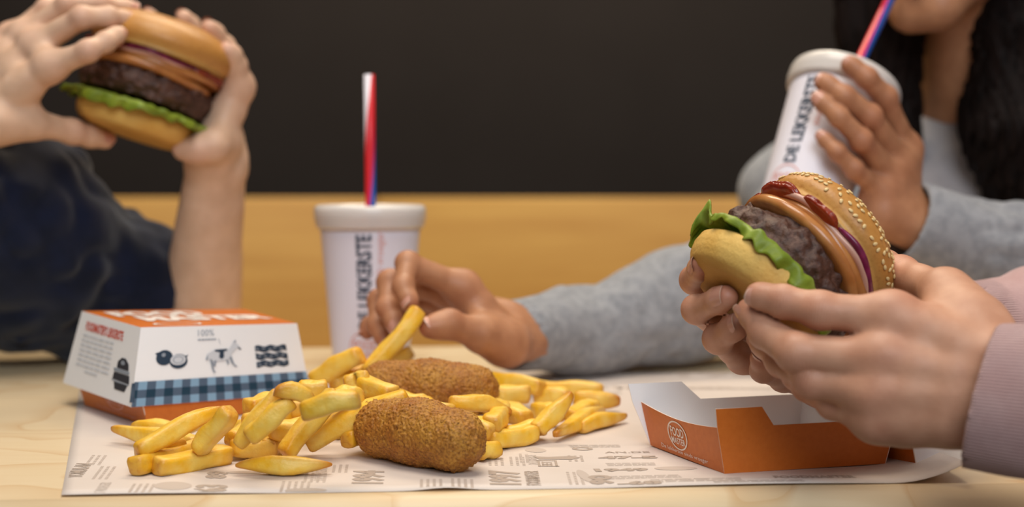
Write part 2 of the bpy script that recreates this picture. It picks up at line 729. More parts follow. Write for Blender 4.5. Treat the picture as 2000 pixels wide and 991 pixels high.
def table_top():
    hx0, hx1, dep, th, r = -0.54, 0.50, 0.62, 0.045, 0.018
    prof = []
    for k in range(9):
        a = math.pi / 2 * k / 8
        prof.append((-r * math.sin(a), -r + r * math.cos(a)))
    prof.append((-r, -th))
    prof += [(dep, -th), (dep, -0.004), (dep - 0.004, 0.0)]
    n = len(prof)
    V = [(hx0, y, z) for y, z in prof] + [(hx1, y, z) for y, z in prof]
    Q = [(i, (i + 1) % n, n + (i + 1) % n, n + i) for i in range(n)] + [tuple(range(n - 1, -1, -1)), tuple(range(n, 2 * n))]
    me = np_mesh('tabletop', tf(TM, np.array(V)), Q, [M['table']])
    me.polygons.foreach_set('use_smooth', np.array([i < 8 for i in range(len(me.polygons))]))
    return me


part('tabletop', table_top(), table)
for sx in (-0.48, 0.44):
    for sy in (0.06, 0.56):
        part('leg', bevel_box('leg', (sx - 0.03, sy - 0.03, FLOOR_Z), (sx + 0.03, sy + 0.03, -0.045), 0.004, M['table'], 2, TM), table)

# ------------------------------------------------------------------ text + flat print helpers
_tc = {}


def text_np(s, bold=0.0, sx=1.0):
    """flat text, height 1 cap, centred on origin -> V2, polygons"""
    key = (s, bold, sx)
    if key in _tc:
        return _tc[key]
    cu = bpy.data.curves.new('txt', 'FONT')
    cu.body = s
    cu.size = 1.0
    cu.offset = bold
    cu.resolution_u = 2
    cu.fill_mode = 'FRONT'
    o = bpy.data.objects.new('txt', cu)
    COL.objects.link(o)
    dg = bpy.context.evaluated_depsgraph_get()
    dg.update()
    me = bpy.data.meshes.new_from_object(o.evaluated_get(dg))
    V = np.array([v.co[:2] for v in me.vertices])
    F = [tuple(p.vertices) for p in me.polygons]
    bpy.data.objects.remove(o)
    bpy.data.curves.remove(cu)
    bpy.data.meshes.remove(me)
    lo, hi = V.min(0), V.max(0)
    V = (V - (lo + hi) / 2)
    V = V / 0.70
    V[:, 0] *= sx
    _tc[key] = (V, F)
    return V, F


class Print:
    """collects flat marks in 2-D and maps them to a surface"""

    def __init__(self):
        self.V, self.F, self.Z, self.k = [], [], [], 0

    def add(self, V, F):
        n = len(self.V)
        self.V += [tuple(v) for v in V]
        self.Z += [self.k] * len(V)
        self.F += [tuple(i + n for i in f) for f in F]

    def text(self, s, x, y, h, rot=0, bold=0.0, sx=1.0, width=None):
        self.k += 1
        V, F = text_np(s, bold, sx)
        V = V.copy()
        if width:
            V[:, 0] *= width / (h * (V[:, 0].max() - V[:, 0].min()))
        c, q = math.cos(rot), math.sin(rot)
        W2 = np.stack([V[:, 0] * c - V[:, 1] * q, V[:, 0] * q + V[:, 1] * c], 1) * h + np.array([x, y])
        self.add(W2, F)

    def rect(self, x, y, w, h, rot=0):
        c, q = math.cos(rot), math.sin(rot)
        pts = [(-w / 2, -h / 2), (w / 2, -h / 2), (w / 2, h / 2), (-w / 2, h / 2)]
        self.add([(x + a * c - b * q, y + a * q + b * c) for a, b in pts], [(0, 1, 2, 3)])

    def poly(self, pts):
        self.k += 1
        self.add(pts, [tuple(range(len(pts)))])

    def ring(self, x, y, r0, r1, n=32, sy=1.0):
        V = []
        for i in range(n):
            a = 2 * math.pi * i / n
            V += [(x + r0 * math.cos(a), y + sy * r0 * math.sin(a)), (x + r1 * math.cos(a), y + sy * r1 * math.sin(a))]
        self.add(V, [(2 * i, 2 * i + 1, (2 * i + 3) % (2 * n), (2 * i + 2) % (2 * n)) for i in range(n)])

    def disc(self, x, y, r, n=20, sy=1.0, rot=0):
        c, q = math.cos(rot), math.sin(rot)
        self.poly([(x + r * math.cos(a) * c - sy * r * math.sin(a) * q, y + r * math.cos(a) * q + sy * r * math.sin(a) * c)
                   for a in [2 * math.pi * i / n for i in range(n)]])

    def mesh(self, name, fmap, mat, layer=0.0, base=0.0):
        V = np.array([tuple(fmap(x, y)) for x, y in self.V])
        V[:, 2] += base + layer * np.array(self.Z)
        me = np_mesh(name, V, self.F, [mat], smooth=False)
        return me

    def lines(self, x, y, w, n, dy, h, rot, rnd):
        self.k += 1
        c, q = math.cos(rot), math.sin(rot)
        for i in range(n):
            p = -w / 2
            while p < w / 2 - 0.001:
                L = min(rnd.uniform(0.08, 0.22) * w, w / 2 - p)
                cx, cy = p + L / 2, -i * dy
                self.rect(x + cx * c - cy * q, y + cx * q + cy * c, L * 0.86, h, rot)
                p += L


def quad_map(bl, br, tr, tl, off):
    bl, br, tr, tl = map(A3, (bl, br, tr, tl))
    nn = nrm(np.cross(br - bl, tl - bl))

    def f(s, t_):
        return bl * (1 - s) * (1 - t_) + br * s * (1 - t_) + tr * s * t_ + tl * (1 - s) * t_ + nn * off
    return f


# ------------------------------------------------------------------ paper sheet
pFL, pFR = T(120, 972, 0), T(1890, 944, 0)
pBL, pBR = T(152, 785, 0), T(1960, 740, 0)
pBL = pFL + (pBL - pFL) * 1.55
pBR = pFR + Vector((-0.02, 0.42, 0))


def paper_pt(s, q):
    p = lerp(pFL, pFR, s) * (1 - q) + lerp(pBL, pBR, s) * q
    z = 0.0004
    z += 0.011 * max(0, (s - 0.91) / 0.09) ** 2 * max(0, 1 - q * 3.0) ** 1.0
    z += 0.0011 * max(0, math.sin(s * 9 + 1.0)) * max(0, 1 - q * 7)
    z += 0.0016 * math.exp(-((s - 0.415) / 0.03) ** 2) * max(0, 1 - q * 9)
    return np.array([p[0], p[1], z])


NS, NQ = 80, 30
V = np.array([paper_pt(i / NS, j / NQ) for j in range(NQ + 1) for i in range(NS + 1)])
Q = np.array([(j * (NS + 1) + i, j * (NS + 1) + i + 1, (j + 1) * (NS + 1) + i + 1, (j + 1) * (NS + 1) + i) for j in range(NQ) for i in range(NS)])
paper = solo('paper_sheet', np_mesh('paper_sheet', V, Q, [M['paper']]), 'large greaseproof placemat sheet with pale printed words and years on the table', 'paper')
sol = paper.modifiers.new('thick', 'SOLIDIFY')
sol.thickness = 0.00015
sol.offset = -1

pw = (pFR - pFL).length
pd = (pBL - pFL).length


def paper_map(x, y):  # metres along the front edge / depth, on the facets of the sheet
    s_, q_ = min(max(x / pw, 0), 1) * NS, min(max(y / pd, 0), 1) * NQ
    i, j = min(int(s_), NS - 1), min(int(q_), NQ - 1)
    a_, b_ = s_ - i, q_ - j
    g = lambda ii, jj: paper_pt(ii / NS, jj / NQ)
    p = (g(i, j) * (1 - a_) + g(i + 1, j) * a_) * (1 - b_) + (g(i, j + 1) * (1 - a_) + g(i + 1, j + 1) * a_) * b_
    p[2] += 0.00008
    return p


rnd = random.Random(5)
ink = Print()
pale = Print()
H90 = math.pi / 2


def px_xy(u, v):
    p = T(u, v, 0.0006)
    e = (pFR - pFL).normalized()
    d = Vector((p.x, p.y, 0)) - Vector((pFL.x, pFL.y, 0))
    x = d.x * e.x + d.y * e.y
    y = -d.x * e.y + d.y * e.x
    return x, y


def ptext(s, u, v, h, rot=0, bold=0.02, to=ink, width=None):
    x, y = px_xy(u, v)
    to.text(s, x, y, h, rot, bold, 1.0, width)


HR = H90 - 0.12
ptext('1997', 996, 931, 0.0150, HR, 0.05, ink, 0.040)
ptext('FOODMASTER', 1048, 932, 0.0075, HR, 0.02, ink, 0.040)
ptext('1994', 737, 930, 0.0150, HR, 0.05, ink, 0.036)
ptext('1963', 412, 962, 0.0150, HR, 0.05, ink, 0.034)
ptext('YOMULAN', 200, 918, 0.0085, HR, 0.02, ink, 0.040)
ptext('FOODMASTER', 170, 881, 0.0080, HR, 0.02, ink, 0.040)
ptext('11', 140, 884, 0.014, HR, 0.02, ink, 0.022)
ptext('1949', 1222, 915, 0.0075, 0, 0.06, ink, 0.030)
ptext('47-5', 1238, 888, 0.0075, 0, 0.06, ink, 0.034)
ptext('AN.DE', 1238, 877, 0.0045, 0, 0.01, ink, 0.026)
ptext('-68', 1250, 944, 0.0085, 0, 0.06, ink, 0.024)
ptext('90', 1178, 936, 0.0110, HR, 0.06, ink, 0.026)
ptext('FOODMASTER', 1590, 932, 0.0070, 0, 0.03, ink, 0.045)
ptext('89', 452, 927, 0.0100, HR, 0.05, ink, 0.020)
ptext('EET', 1085, 902, 0.0055, HR, 0.02, ink, 0.012)
ptext('DE LEKKERSTE', 652, 921, 0.0060, HR, 0.01, pale, 0.042)
ptext('SINDS VROEGER', 205, 960, 0.0060, HR, 0.01, pale, 0.040)
ptext('DE LEKKERSTE', 1060, 893, 0.0050, HR, 0.01, pale, 0.030)
ptext('1963', 1400, 712, 0.03, 0, 0.04, pale)
ptext('FOODMASTER', 1240, 742, 0.016, 0, 0.02, pale)
ptext('1997', 1100, 730, 0.02, 0, 0.02, pale)
x, y = px_xy(1086, 901)
for w_, h_, ox, oy in ((0.0105, 0.0014, 0, 0.0085), (0.0105, 0.0014, 0, -0.0085)):
    ink.rect(x + ox, y + oy, w_, h_, -0.12)
for w_, h_, ox, oy in ((0.0014, 0.0185, 0.0048, 0), (0.0014, 0.0185, -0.0048, 0)):
    ink.rect(x + ox, y + oy, w_, h_, -0.12)
for (u, v, wd, n, rt) in ((1118, 932, 0.036, 3, HR), (240, 896, 0.03, 3, HR), (232, 922, 0.038, 3, HR), (262, 960, 0.034, 4, HR), (560, 950, 0.03, 5, HR), (618, 930, 0.028, 4, HR),
                          (682, 912, 0.024, 3, HR), (1240, 900, 0.028, 3, 0), (1260, 928, 0.040, 3, 0), (890, 945, 0.026, 4, HR), (1020, 896, 0.028, 3, HR), (1040, 890, 0.028, 2, HR),
                          (830, 945, 0.022, 4, HR), (1360, 936, 0.05, 3, 0), (1480, 941, 0.05, 2, 0), (1180, 862, 0.03, 3, 0), (1130, 890, 0.02, 3, HR), (170, 846, 0.04, 3, HR),
                          (1300, 705, 0.09, 4, 0), (1430, 740, 0.08, 3, 0), (1160, 752, 0.06, 3, 0), (980, 897, 0.024, 3, HR)):
    x, y = px_xy(u, v)
    pale.lines(x, y, wd, n, 0.0034, 0.0016, rt, rnd)
for (u, v, w_, h_) in ((350, 951, 0.020, 0.022), (1072, 873, 0.012, 0.016), (508, 921, 0.020, 0.008), (600, 958, 0.022, 0.012), (1325, 912, 0.024, 0.012), (148, 962, 0.008, 0.018), (352, 924, 0.012, 0.018), (1148, 927, 0.006, 0.034)):
    x, y = px_xy(u, v)
    if x > w_ / 2 + 0.002:
        pale.disc(x, y, w_ / 2, 18, h_ / w_)
x, y = px_xy(1158, 870)
ink.ring(x, y, 0.0034, 0.0060, 24, 0.9)
x, y = px_xy(1105, 890)
ink.poly([(x - .010, y - .003), (x + .008, y - .005), (x + .014, y + .001), (x + .010, y + .006), (x - .004, y + .004), (x - .012, y + .006)])
for pr_, nm, mt in ((ink, 'print', M['ink_grey']), (pale, 'print', M['ink_pale'])):
    pr_.V = [(min(max(x, 0.002), pw - 0.002), min(max(y, 0.002), pd - 0.002)) for x, y in pr_.V]
    part(nm, pr_.mesh('paper_print', paper_map, mt, 2.5e-6, 0.0 if pr_ is pale else 0.00012), paper, world=False)['kind'] = 'stuff'


# ------------------------------------------------------------------ card boxes
def card(name, pts, parent, outer, inner, th=0.0005, inward=None, label=None):
    """a flat card panel; pts in order seen from outside, counter-clockwise"""
    pts = [A3(p) for p in pts]
    nn = nrm(sum((np.cross(pts[i] - pts[0], pts[(i + 1) % len(pts)] - pts[0]) for i in range(1, len(pts))), np.zeros(3)))
    n = len(pts)
    if n == 4 and abs(nrm(np.cross(pts[1] - pts[0], pts[2] - pts[0])) @ nrm(pts[3] - pts[0])) > 1e-4:
        N = 12
        top = [lerp(lerp(pts[0], pts[1], i / N), lerp(pts[3], pts[2], i / N), j / N) for j in range(N + 1) for i in range(N + 1)]
        V = top + [p - nn * th for p in top]
        K, o_ = N + 1, (N + 1) ** 2
        F, mi = [], []
        for j in range(N):
            for i in range(N):
                q = (j * K + i, j * K + i + 1, (j + 1) * K + i + 1, (j + 1) * K + i)
                F += [q, tuple(o_ + x for x in q[::-1])]
                mi += [0, 1]
        rim = [i for i in range(K)] + [j * K + N for j in range(1, K)] + [N * K + i for i in range(N - 1, -1, -1)] + [j * K for j in range(N - 1, 0, -1)]
        for a_, b_ in zip(rim, rim[1:] + rim[:1]):
            F.append((b_, a_, o_ + a_, o_ + b_))
            mi.append(2)
        me = np_mesh(name, np.array(V), F, [outer, inner, M['card_edge']], smooth=False, mat_idx=mi)
        return part(name, me, parent, label)
    V = pts + [p - nn * th for p in pts]
    F = [tuple(range(n)), tuple(range(2 * n - 1, n - 1, -1))]
    mi = [0, 1]
    for i in range(n):
        j = (i + 1) % n
        F.append((j, i, n + i, n + j))
        mi.append(2)
    me = np_mesh(name, np.array(V), F, [outer, inner, M['card_edge']], smooth=False, mat_idx=mi)
    return part(name, me, parent, label)


def pr_part(pr, name, fmap, mat, parent, label=None):
    return part(name, pr.mesh(name, fmap, mat), parent, label)


def food_logo(fm, parent, mat, cx, cy, r, asp):
    lg = Print()
    lg.ring(cx, cy, r * 0.90, r, 40, asp)
    lg.text('FOOD', cx, cy + 0.24 * r * asp, 0.62 * r * asp, 0, 0.02, 1, 1.35 * r)
    lg.text('MASTER', cx, cy - 0.38 * r * asp, 0.44 * r * asp, 0, 0.015, 1, 1.45 * r)
    return pr_part(lg, 'logo', fm, mat, parent)


# --- closed burger box
def closed_box():
    FL, FR = P(275, 640, .940), P(580, 632, 1.007)
    BL, BR = P(160, 608, 1.033), P(478, 604, 1.095)
    rFL, rFR = P(256, 796, .925), P(606, 768, 1.012)
    rBL = P(123, 748, 1.03)
    rBR = rFR + (rBL - rFL)
    bFL, bBL = T(287, 832, 0.001), T(166, 792, 0.001)
    ev = (bBL - bFL)
    pv = Vector((ev.y, -ev.x, 0)).normalized() * 0.112
    bFR, bBR = bFL + pv, bFL + pv + ev
    root = thing('closed_burger_box', 'closed orange and white burger box with blue gingham band behind the fries', 'burger box', (bFL + bBR) / 2)
    # tray
    def up(b, r, k=0.40):
        return b + Vector(((r - b).x * k, (r - b).y * k, 0.022))
    tFL, tFR, tBL, tBR = up(bFL, rFL), up(bFR, rFR), up(bBL, rBL), up(bBR, rBR)
    tray = card('tray_front', [bFL, bFR, tFR, tFL], root, M['orange'], M['card'])
    ts = card('tray_side', [bBL, bFL, tFL, tBL], root, M['orange'], M['card'])
    card('tray_side', [bFR, bBR, tBR, tFR], root, M['orange'], M['card'])
    card('tray_back', [bBR, bBL, tBL, tBR], root, M['orange'], M['card'])
    card('tray_base', [bFL, bBL, bBR, bFR], root, M['orange'], M['card'])
    fm = quad_map(bBL, bFL, tFL, tBL, 0.0003)
    food_logo(fm, ts, M['pinkred_ink'], 0.56, 0.55, 0.15, 2.3)
    sl = Print()
    sl.text('De lekkerste sinds vroeger', 0.55, 0.14, 0.07, 0, 0, 1, 0.62)
    pr_part(sl, 'slogan', fm, M['pinkred_ink'], ts)
    # lid
    top = card('lid_top', [FL, FR, BR, BL], root, M['orange'], M['card'], label='orange lid top with white lettering')
    front = card('lid_front', [rFL, rFR, FR, FL], root, M['card'], M['card'], label='white lid front with pictures and gingham band')
    left = card('lid_side', [rBL, rFL, FL, BL], root, M['card'], M['card'], label='white lid side with text block')
    card('lid_side', [rFR, rBR, BR, FR], root, M['orange'], M['card'])
    card('lid_back', [rBR, rBL, BL, BR], root, M['card'], M['card'])
    tm = quad_map(FL, FR, BR, BL, 0.0004)
    w = Print()
    w.text('FOOD', 0.36, 0.74, 0.26, 0, 0.05, 1, 0.55)
    w.text('MASTER', 0.56, 0.44, 0.24, 0, 0.05, 1, 0.80)
    pr_part(w, 'lettering', tm, M['white_ink'], top)
    s = Print()
    s.ring(0.27, 0.12, 0.13, 0.15, 24, 0.55)
    pr_part(s, 'slot', tm, M['white_ink'], top)
    # gingham
    gm = quad_map(rFL, rFR, FR, FL, 0.0004)
    g = []
    for j in range(2):
        for i in range(9):
            g.append((i / 8, j * 0.31))
    V = np.array([gm(a, b) for a, b in g])
    Q = np.array([(i, i + 1, 10 + i, 9 + i) for i in range(8)])
    uv = np.array([(a * 10.5 + 0.25, b / 0.31 * 1.5 + 0.5) for a, b in g])
    part('gingham_band', np_mesh('gingham_band', V, Q, [M['gingham']], uv=uv, smooth=False), front)
    # onion, cow, bacon
    A = 2.15  # height/width aspect correction
    d, gpr, pl, dk, d3 = Print(), Print(), Print(), Print(), Print()
    d.disc(0.155, 0.60, 0.048, 24, A * 0.95)
    d.poly([(0.115, 0.62), (0.10, 0.66), (0.13, 0.68)])
    d.disc(0.238, 0.545, 0.052, 24, A * 0.85)
    d.poly([(0.28, 0.56), (0.292, 0.63), (0.27, 0.60)])
    pl.disc(0.234, 0.565, 0.045, 24, A * 0.72)
    gpr.ring(0.234, 0.565, 0.026, 0.031, 20, A * 0.7)
    gpr.disc(0.148, 0.635, 0.012, 12, A)
    # cow
    pl.poly([(0.405, 0.62), (0.41, 0.545), (0.44, 0.52), (0.50, 0.52), (0.545, 0.55), (0.555, 0.62), (0.595, 0.70), (0.615, 0.665), (0.60, 0.72), (0.575, 0.77), (0.56, 0.75), (0.54, 0.68), (0.45, 0.675)])
    gpr.poly([(0.405, 0.62), (0.395, 0.55), (0.40, 0.53), (0.408, 0.56)])
    for pts in ([(0.42, 0.55), (0.432, 0.55), (0.445, 0.40), (0.455, 0.37), (0.44, 0.37), (0.43, 0.43)], [(0.445, 0.53), (0.46, 0.53), (0.452, 0.45), (0.44, 0.45)],
                [(0.535, 0.56), (0.55, 0.58), (0.565, 0.47), (0.585, 0.43), (0.57, 0.43), (0.55, 0.48)], [(0.515, 0.53), (0.53, 0.53), (0.535, 0.47), (0.525, 0.47)]):
        gpr.poly(pts)
    d.poly([(0.425, 0.555), (0.435, 0.555), (0.443, 0.47), (0.434, 0.46)])
    d.poly([(0.54, 0.55), (0.55, 0.56), (0.56, 0.48), (0.55, 0.48)])
    d3.poly([(0.45, 0.675), (0.525, 0.68), (0.525, 0.655), (0.505, 0.645), (0.505, 0.57), (0.49, 0.545), (0.475, 0.57), (0.48, 0.64), (0.452, 0.65)])
    d.poly([(0.60, 0.705), (0.617, 0.665), (0.605, 0.66), (0.592, 0.69)])
    gpr.poly([(0.565, 0.76), (0.58, 0.80), (0.585, 0.765)])
    # bacon
    rb = random.Random(3)
    for k in range(3):
        yb = 0.66 - 0.105 * k
        n = 12
        upp = [(0.70 + 0.20 * i / n, yb + 0.04 + 0.012 * math.sin(i * 1.3 + k * 2)) for i in range(n + 1)]
        lo = [(0.70 + 0.20 * i / n, yb - 0.04 + 0.012 * math.sin(i * 1.3 + k * 2 + 0.4)) for i in range(n, -1, -1)]
        d.poly(upp + lo)
        for i in range(5):
            gpr.disc(0.715 + 0.038 * i + rb.uniform(-0.006, 0.006), yb + rb.uniform(-0.012, 0.012), 0.012, 8, A * 0.35)
    hd = Print()
    hd.text('100%', 0.40, 0.905, 0.085, 0, 0, 1, 0.10)
    hd.lines(0.405, 0.815, 0.115, 1, 0.1, 0.02, 0, rb)
    hd.poly([(0.475, 0.82), (0.479, 0.82), (0.487, 0.74), (0.485, 0.74)])
    for pr_, nm, mt, off in ((d, 'picture', M['navy_ink'], 0.0003), (pl, 'picture', M['pale_ink'], 0.00045), (gpr, 'picture', M['grey_ink'], 0.0006), (d3, 'picture', M['navy_ink'], 0.0006), (hd, 'caption', M['grey_ink'], 0.0003)):
        pr_part(pr_, nm, quad_map(rFL, rFR, FR, FL, off), mt, front)
    # left side text + burger drawing
    lm = quad_map(rBL, rFL, FL, BL, 0.0003)
    r_ = Print()
    r_.text("FOODMASTER'S LEKKERSTE", 0.45, 0.83, 0.115, 0, 0.03, 1, 0.62)
    pr_part(r_, 'heading', lm, M['red_ink'], left)
    b_ = Print()
    for k in range(8):
        b_.lines(0.38, 0.70 - k * 0.066, 0.52 if k < 7 else 0.2, 1, 1, 0.024, 0, rb)
    pr_part(b_, 'text_block', lm, M['pale_ink'], left)
    dk.poly([(0.74, 0.42), (0.74, 0.50), (0.79, 0.56), (0.85, 0.56), (0.90, 0.50), (0.91, 0.42)])
    dk.poly([(0.71, 0.36), (0.93, 0.36), (0.94, 0.26), (0.70, 0.27)])
    dk.poly([(0.73, 0.24), (0.92, 0.24), (0.89, 0.15), (0.75, 0.15)])
    pr_part(dk, 'picture', lm, M['dark_ink'], left)
    gg = Print()
    gg.poly([(0.70, 0.41), (0.93, 0.41), (0.92, 0.37), (0.71, 0.37)])
    gg.poly([(0.68, 0.26), (0.95, 0.25), (0.93, 0.24), (0.72, 0.245)])
    gg.disc(0.82, 0.50, 0.03, 10, 1)
    pr_part(gg, 'picture', quad_map(rBL, rFL, FL, BL, 0.0005), M['grey_ink'], left)
    # locking tab in the front left corner
    card('locking_tab', [lerp(rFL, FL, 0.06) + A3((-0.0012, -0.001, 0)), lerp(rFL, rFR, 0.02) + lerp((0, 0, 0), FL - rFL, 0.06) + A3((-0.0005, -0.0012, 0)),
                         lerp(rFL, FL, 0.30) + A3((0.001, -0.0012, 0)), lerp(rFL, FL, 0.30) + A3((-0.0012, -0.001, 0))], root, M['navy_ink'], M['card'], label='navy printed locking tab')


closed_box()


# --- open burger box
def open_box():
    bF, bL, bR = T(1415, 926, 0.001), T(1270, 870, 0.001), T(1730, 906, 0.001)
    bB = bL + (bR - bF)
    c = (bF + bB) / 2
    zr, zt, out = 0.0275, 0.0385, 1.09

    def top(b, z):
        d = (b - c)
        k = 1 + (out - 1) * z / zr
        return Vector((c.x + d.x * k, c.y + d.y * k, z))
    F_, L_, R_, B_ = (top(b, zr) for b in (bF, bL, bR, bB))
    Ft, Lt, Rt, Bt = (top(b, zt) for b in (bF, bL, bR, bB))
    root = thing('open_burger_box', 'open orange burger tray with white inside beneath the held burger', 'burger box', (c.x, c.y, 0.001))

    def tabbed(b0, b1, t0, t1, T0, T1, a=0.30, b=0.37):
        v = lambda p, q, s: lerp(p, q, s)
        return [b0, b1, T1, v(T0, T1, 1 - a), v(t0, t1, 1 - b), v(t0, t1, b), v(T0, T1, a), T0]
    # front panel: tab only at its near left end
    fp = [bF, bR, R_, lerp(F_, R_, 0.29), lerp(Ft, Rt, 0.225), lerp(Ft, Rt, -0.02), lerp(F_, R_, -0.02)]
    card('front_panel', fp, root, M['orange'], M['card'])
    # left panel with a sagging top edge
    sag = [lerp(F_, L_, s) + A3((0, 0, -0.0035 * math.sin(math.pi * s))) for s in (0.0, 0.15, 0.3, 0.45, 0.6, 0.75, 0.9, 1.0)]
    def sagf(s_, t_, off=0.0):
        p = lerp(lerp(bL, bF, s_), lerp(L_, F_, s_) - A3((0, 0, 0.0035 * math.sin(math.pi * s_))), t_)
        return p + nside * off
    nside = nrm(np.cross(A3(bF) - A3(bL), A3(L_) - A3(bL)))
    N_ = 14
    Vg = [sagf(i / N_, j / 4, o_) for o_ in (0, -0.0005) for j in range(5) for i in range(N_ + 1)]
    K_ = N_ + 1
    Fg, mg = [], []
    for j in range(4):
        for i in range(N_):
            q = (j * K_ + i, j * K_ + i + 1, (j + 1) * K_ + i + 1, (j + 1) * K_ + i)
            Fg += [q, tuple(x + 5 * K_ for x in q[::-1])]
            mg += [0, 1]
    rim = list(range(K_)) + [j * K_ + N_ for j in range(1, 5)] + [4 * K_ + i for i in range(N_ - 1, -1, -1)] + [j * K_ for j in range(3, 0, -1)]
    for a_, b_ in zip(rim, rim[1:] + rim[:1]):
        Fg.append((b_, a_, 5 * K_ + a_, 5 * K_ + b_))
        mg.append(2)
    lp = part('side_panel', np_mesh('side_panel', np.array(Vg), Fg, [M['orange'], M['card'], M['card_edge']], smooth=False, mat_idx=mg), root)
    bp = [bB, bL, lerp(L_, B_, -0.05), lerp(Lt, Bt, -0.05), lerp(Lt, Bt, 0.26), lerp(L_, B_, 0.36), B_]
    card('back_panel', bp, root, M['orange'], M['card'])
    card('side_panel', [bR, bB, B_, R_], root, M['orange'], M['card'])
    card('base_panel', [bF, bL, bB, bR], root, M['orange'], M['card'])
    # inner folded corner flaps
    for a_, b_, t_, e_ in ((bL, bF, L_, F_), (bB, bR, B_, R_)):
        ins = (c - (bL + bF) / 2) if a_ is bL else (c - (bB + bR) / 2)
        ins = A3(ins.normalized()) * 0.0012
        card('corner_flap', [A3(a_) + ins, lerp(a_, b_, 0.25) + ins, lerp(t_, e_, 0.22) + ins - A3((0, 0, 0.006)), lerp(t_, e_, 0.05) + ins - A3((0, 0, 0.001))], root, M['card'], M['card'])
    fm = lambda s_, t_: sagf(s_, t_, 0.0003)
    food_logo(fm, lp, M['white_ink'], 0.45, 0.56, 0.125, 3.0)
    sl = Print()
    sl.text('De lekkerste sinds vroeger', 0.50, 0.13, 0.10, 0, 0, 1, 0.62)
    pr_part(sl, 'slogan', fm, M['white_ink'], lp)
    # opened lid leaning on the right side
    O = A3(T(1790, 912, 0.0015))
    e1 = A3((bL - bF).normalized())
    up = nrm((-0.20, 0.0, 1.0))
    dr = nrm((0.80, 0.55, 0.0))
    s1, s2, hz = 0.086, 0.058, 0.056
    a0, a1 = O, O + e1 * s1
    a2, a3 = a1 + up * hz, a0 + up * hz
    o0, o1 = a0 + dr * s2 - e1 * 0.006, a1 + dr * s2 + e1 * 0.006
    o2, o3 = a2 + dr * s2 + e1 * 0.006 + A3((0, 0, 0.006)), a3 + dr * s2 - e1 * 0.006 + A3((0, 0, 0.006))
    lt = card('lid_top', [a0, a3, a2, a1], root, M['orange'], M['card'], label='orange lid top folded back')
    lf = card('lid_side', [a0, o0, o3, a3], root, M['card'], M['card'], label='white lid side with dark print')
    card('lid_side', [a3, o3, o2, a2], root, M['card'], M['card'])
    card('lid_side', [a2, o2, o1, a1], root, M['card'], M['card'])
    tm = quad_map(a1, a0, a3, a2, 0.0004)
    w_ = Print()
    w_.text('FOOD', 0.5, 0.70, 0.26, 0, 0.04, 1, 0.7)
    w_.text('MASTER', 0.5, 0.34, 0.26, 0, 0.04, 1, 0.9)
    pr_part(w_, 'lettering', tm, M['white_ink'], lt)
    k_ = Print()
    k_.disc(0.33, 0.40, 0.055, 16, 0.7)
    pr_part(k_, 'picture', quad_map(a0, o0, o3, a3, 0.0004), M['navy_ink'], lf)


open_box()


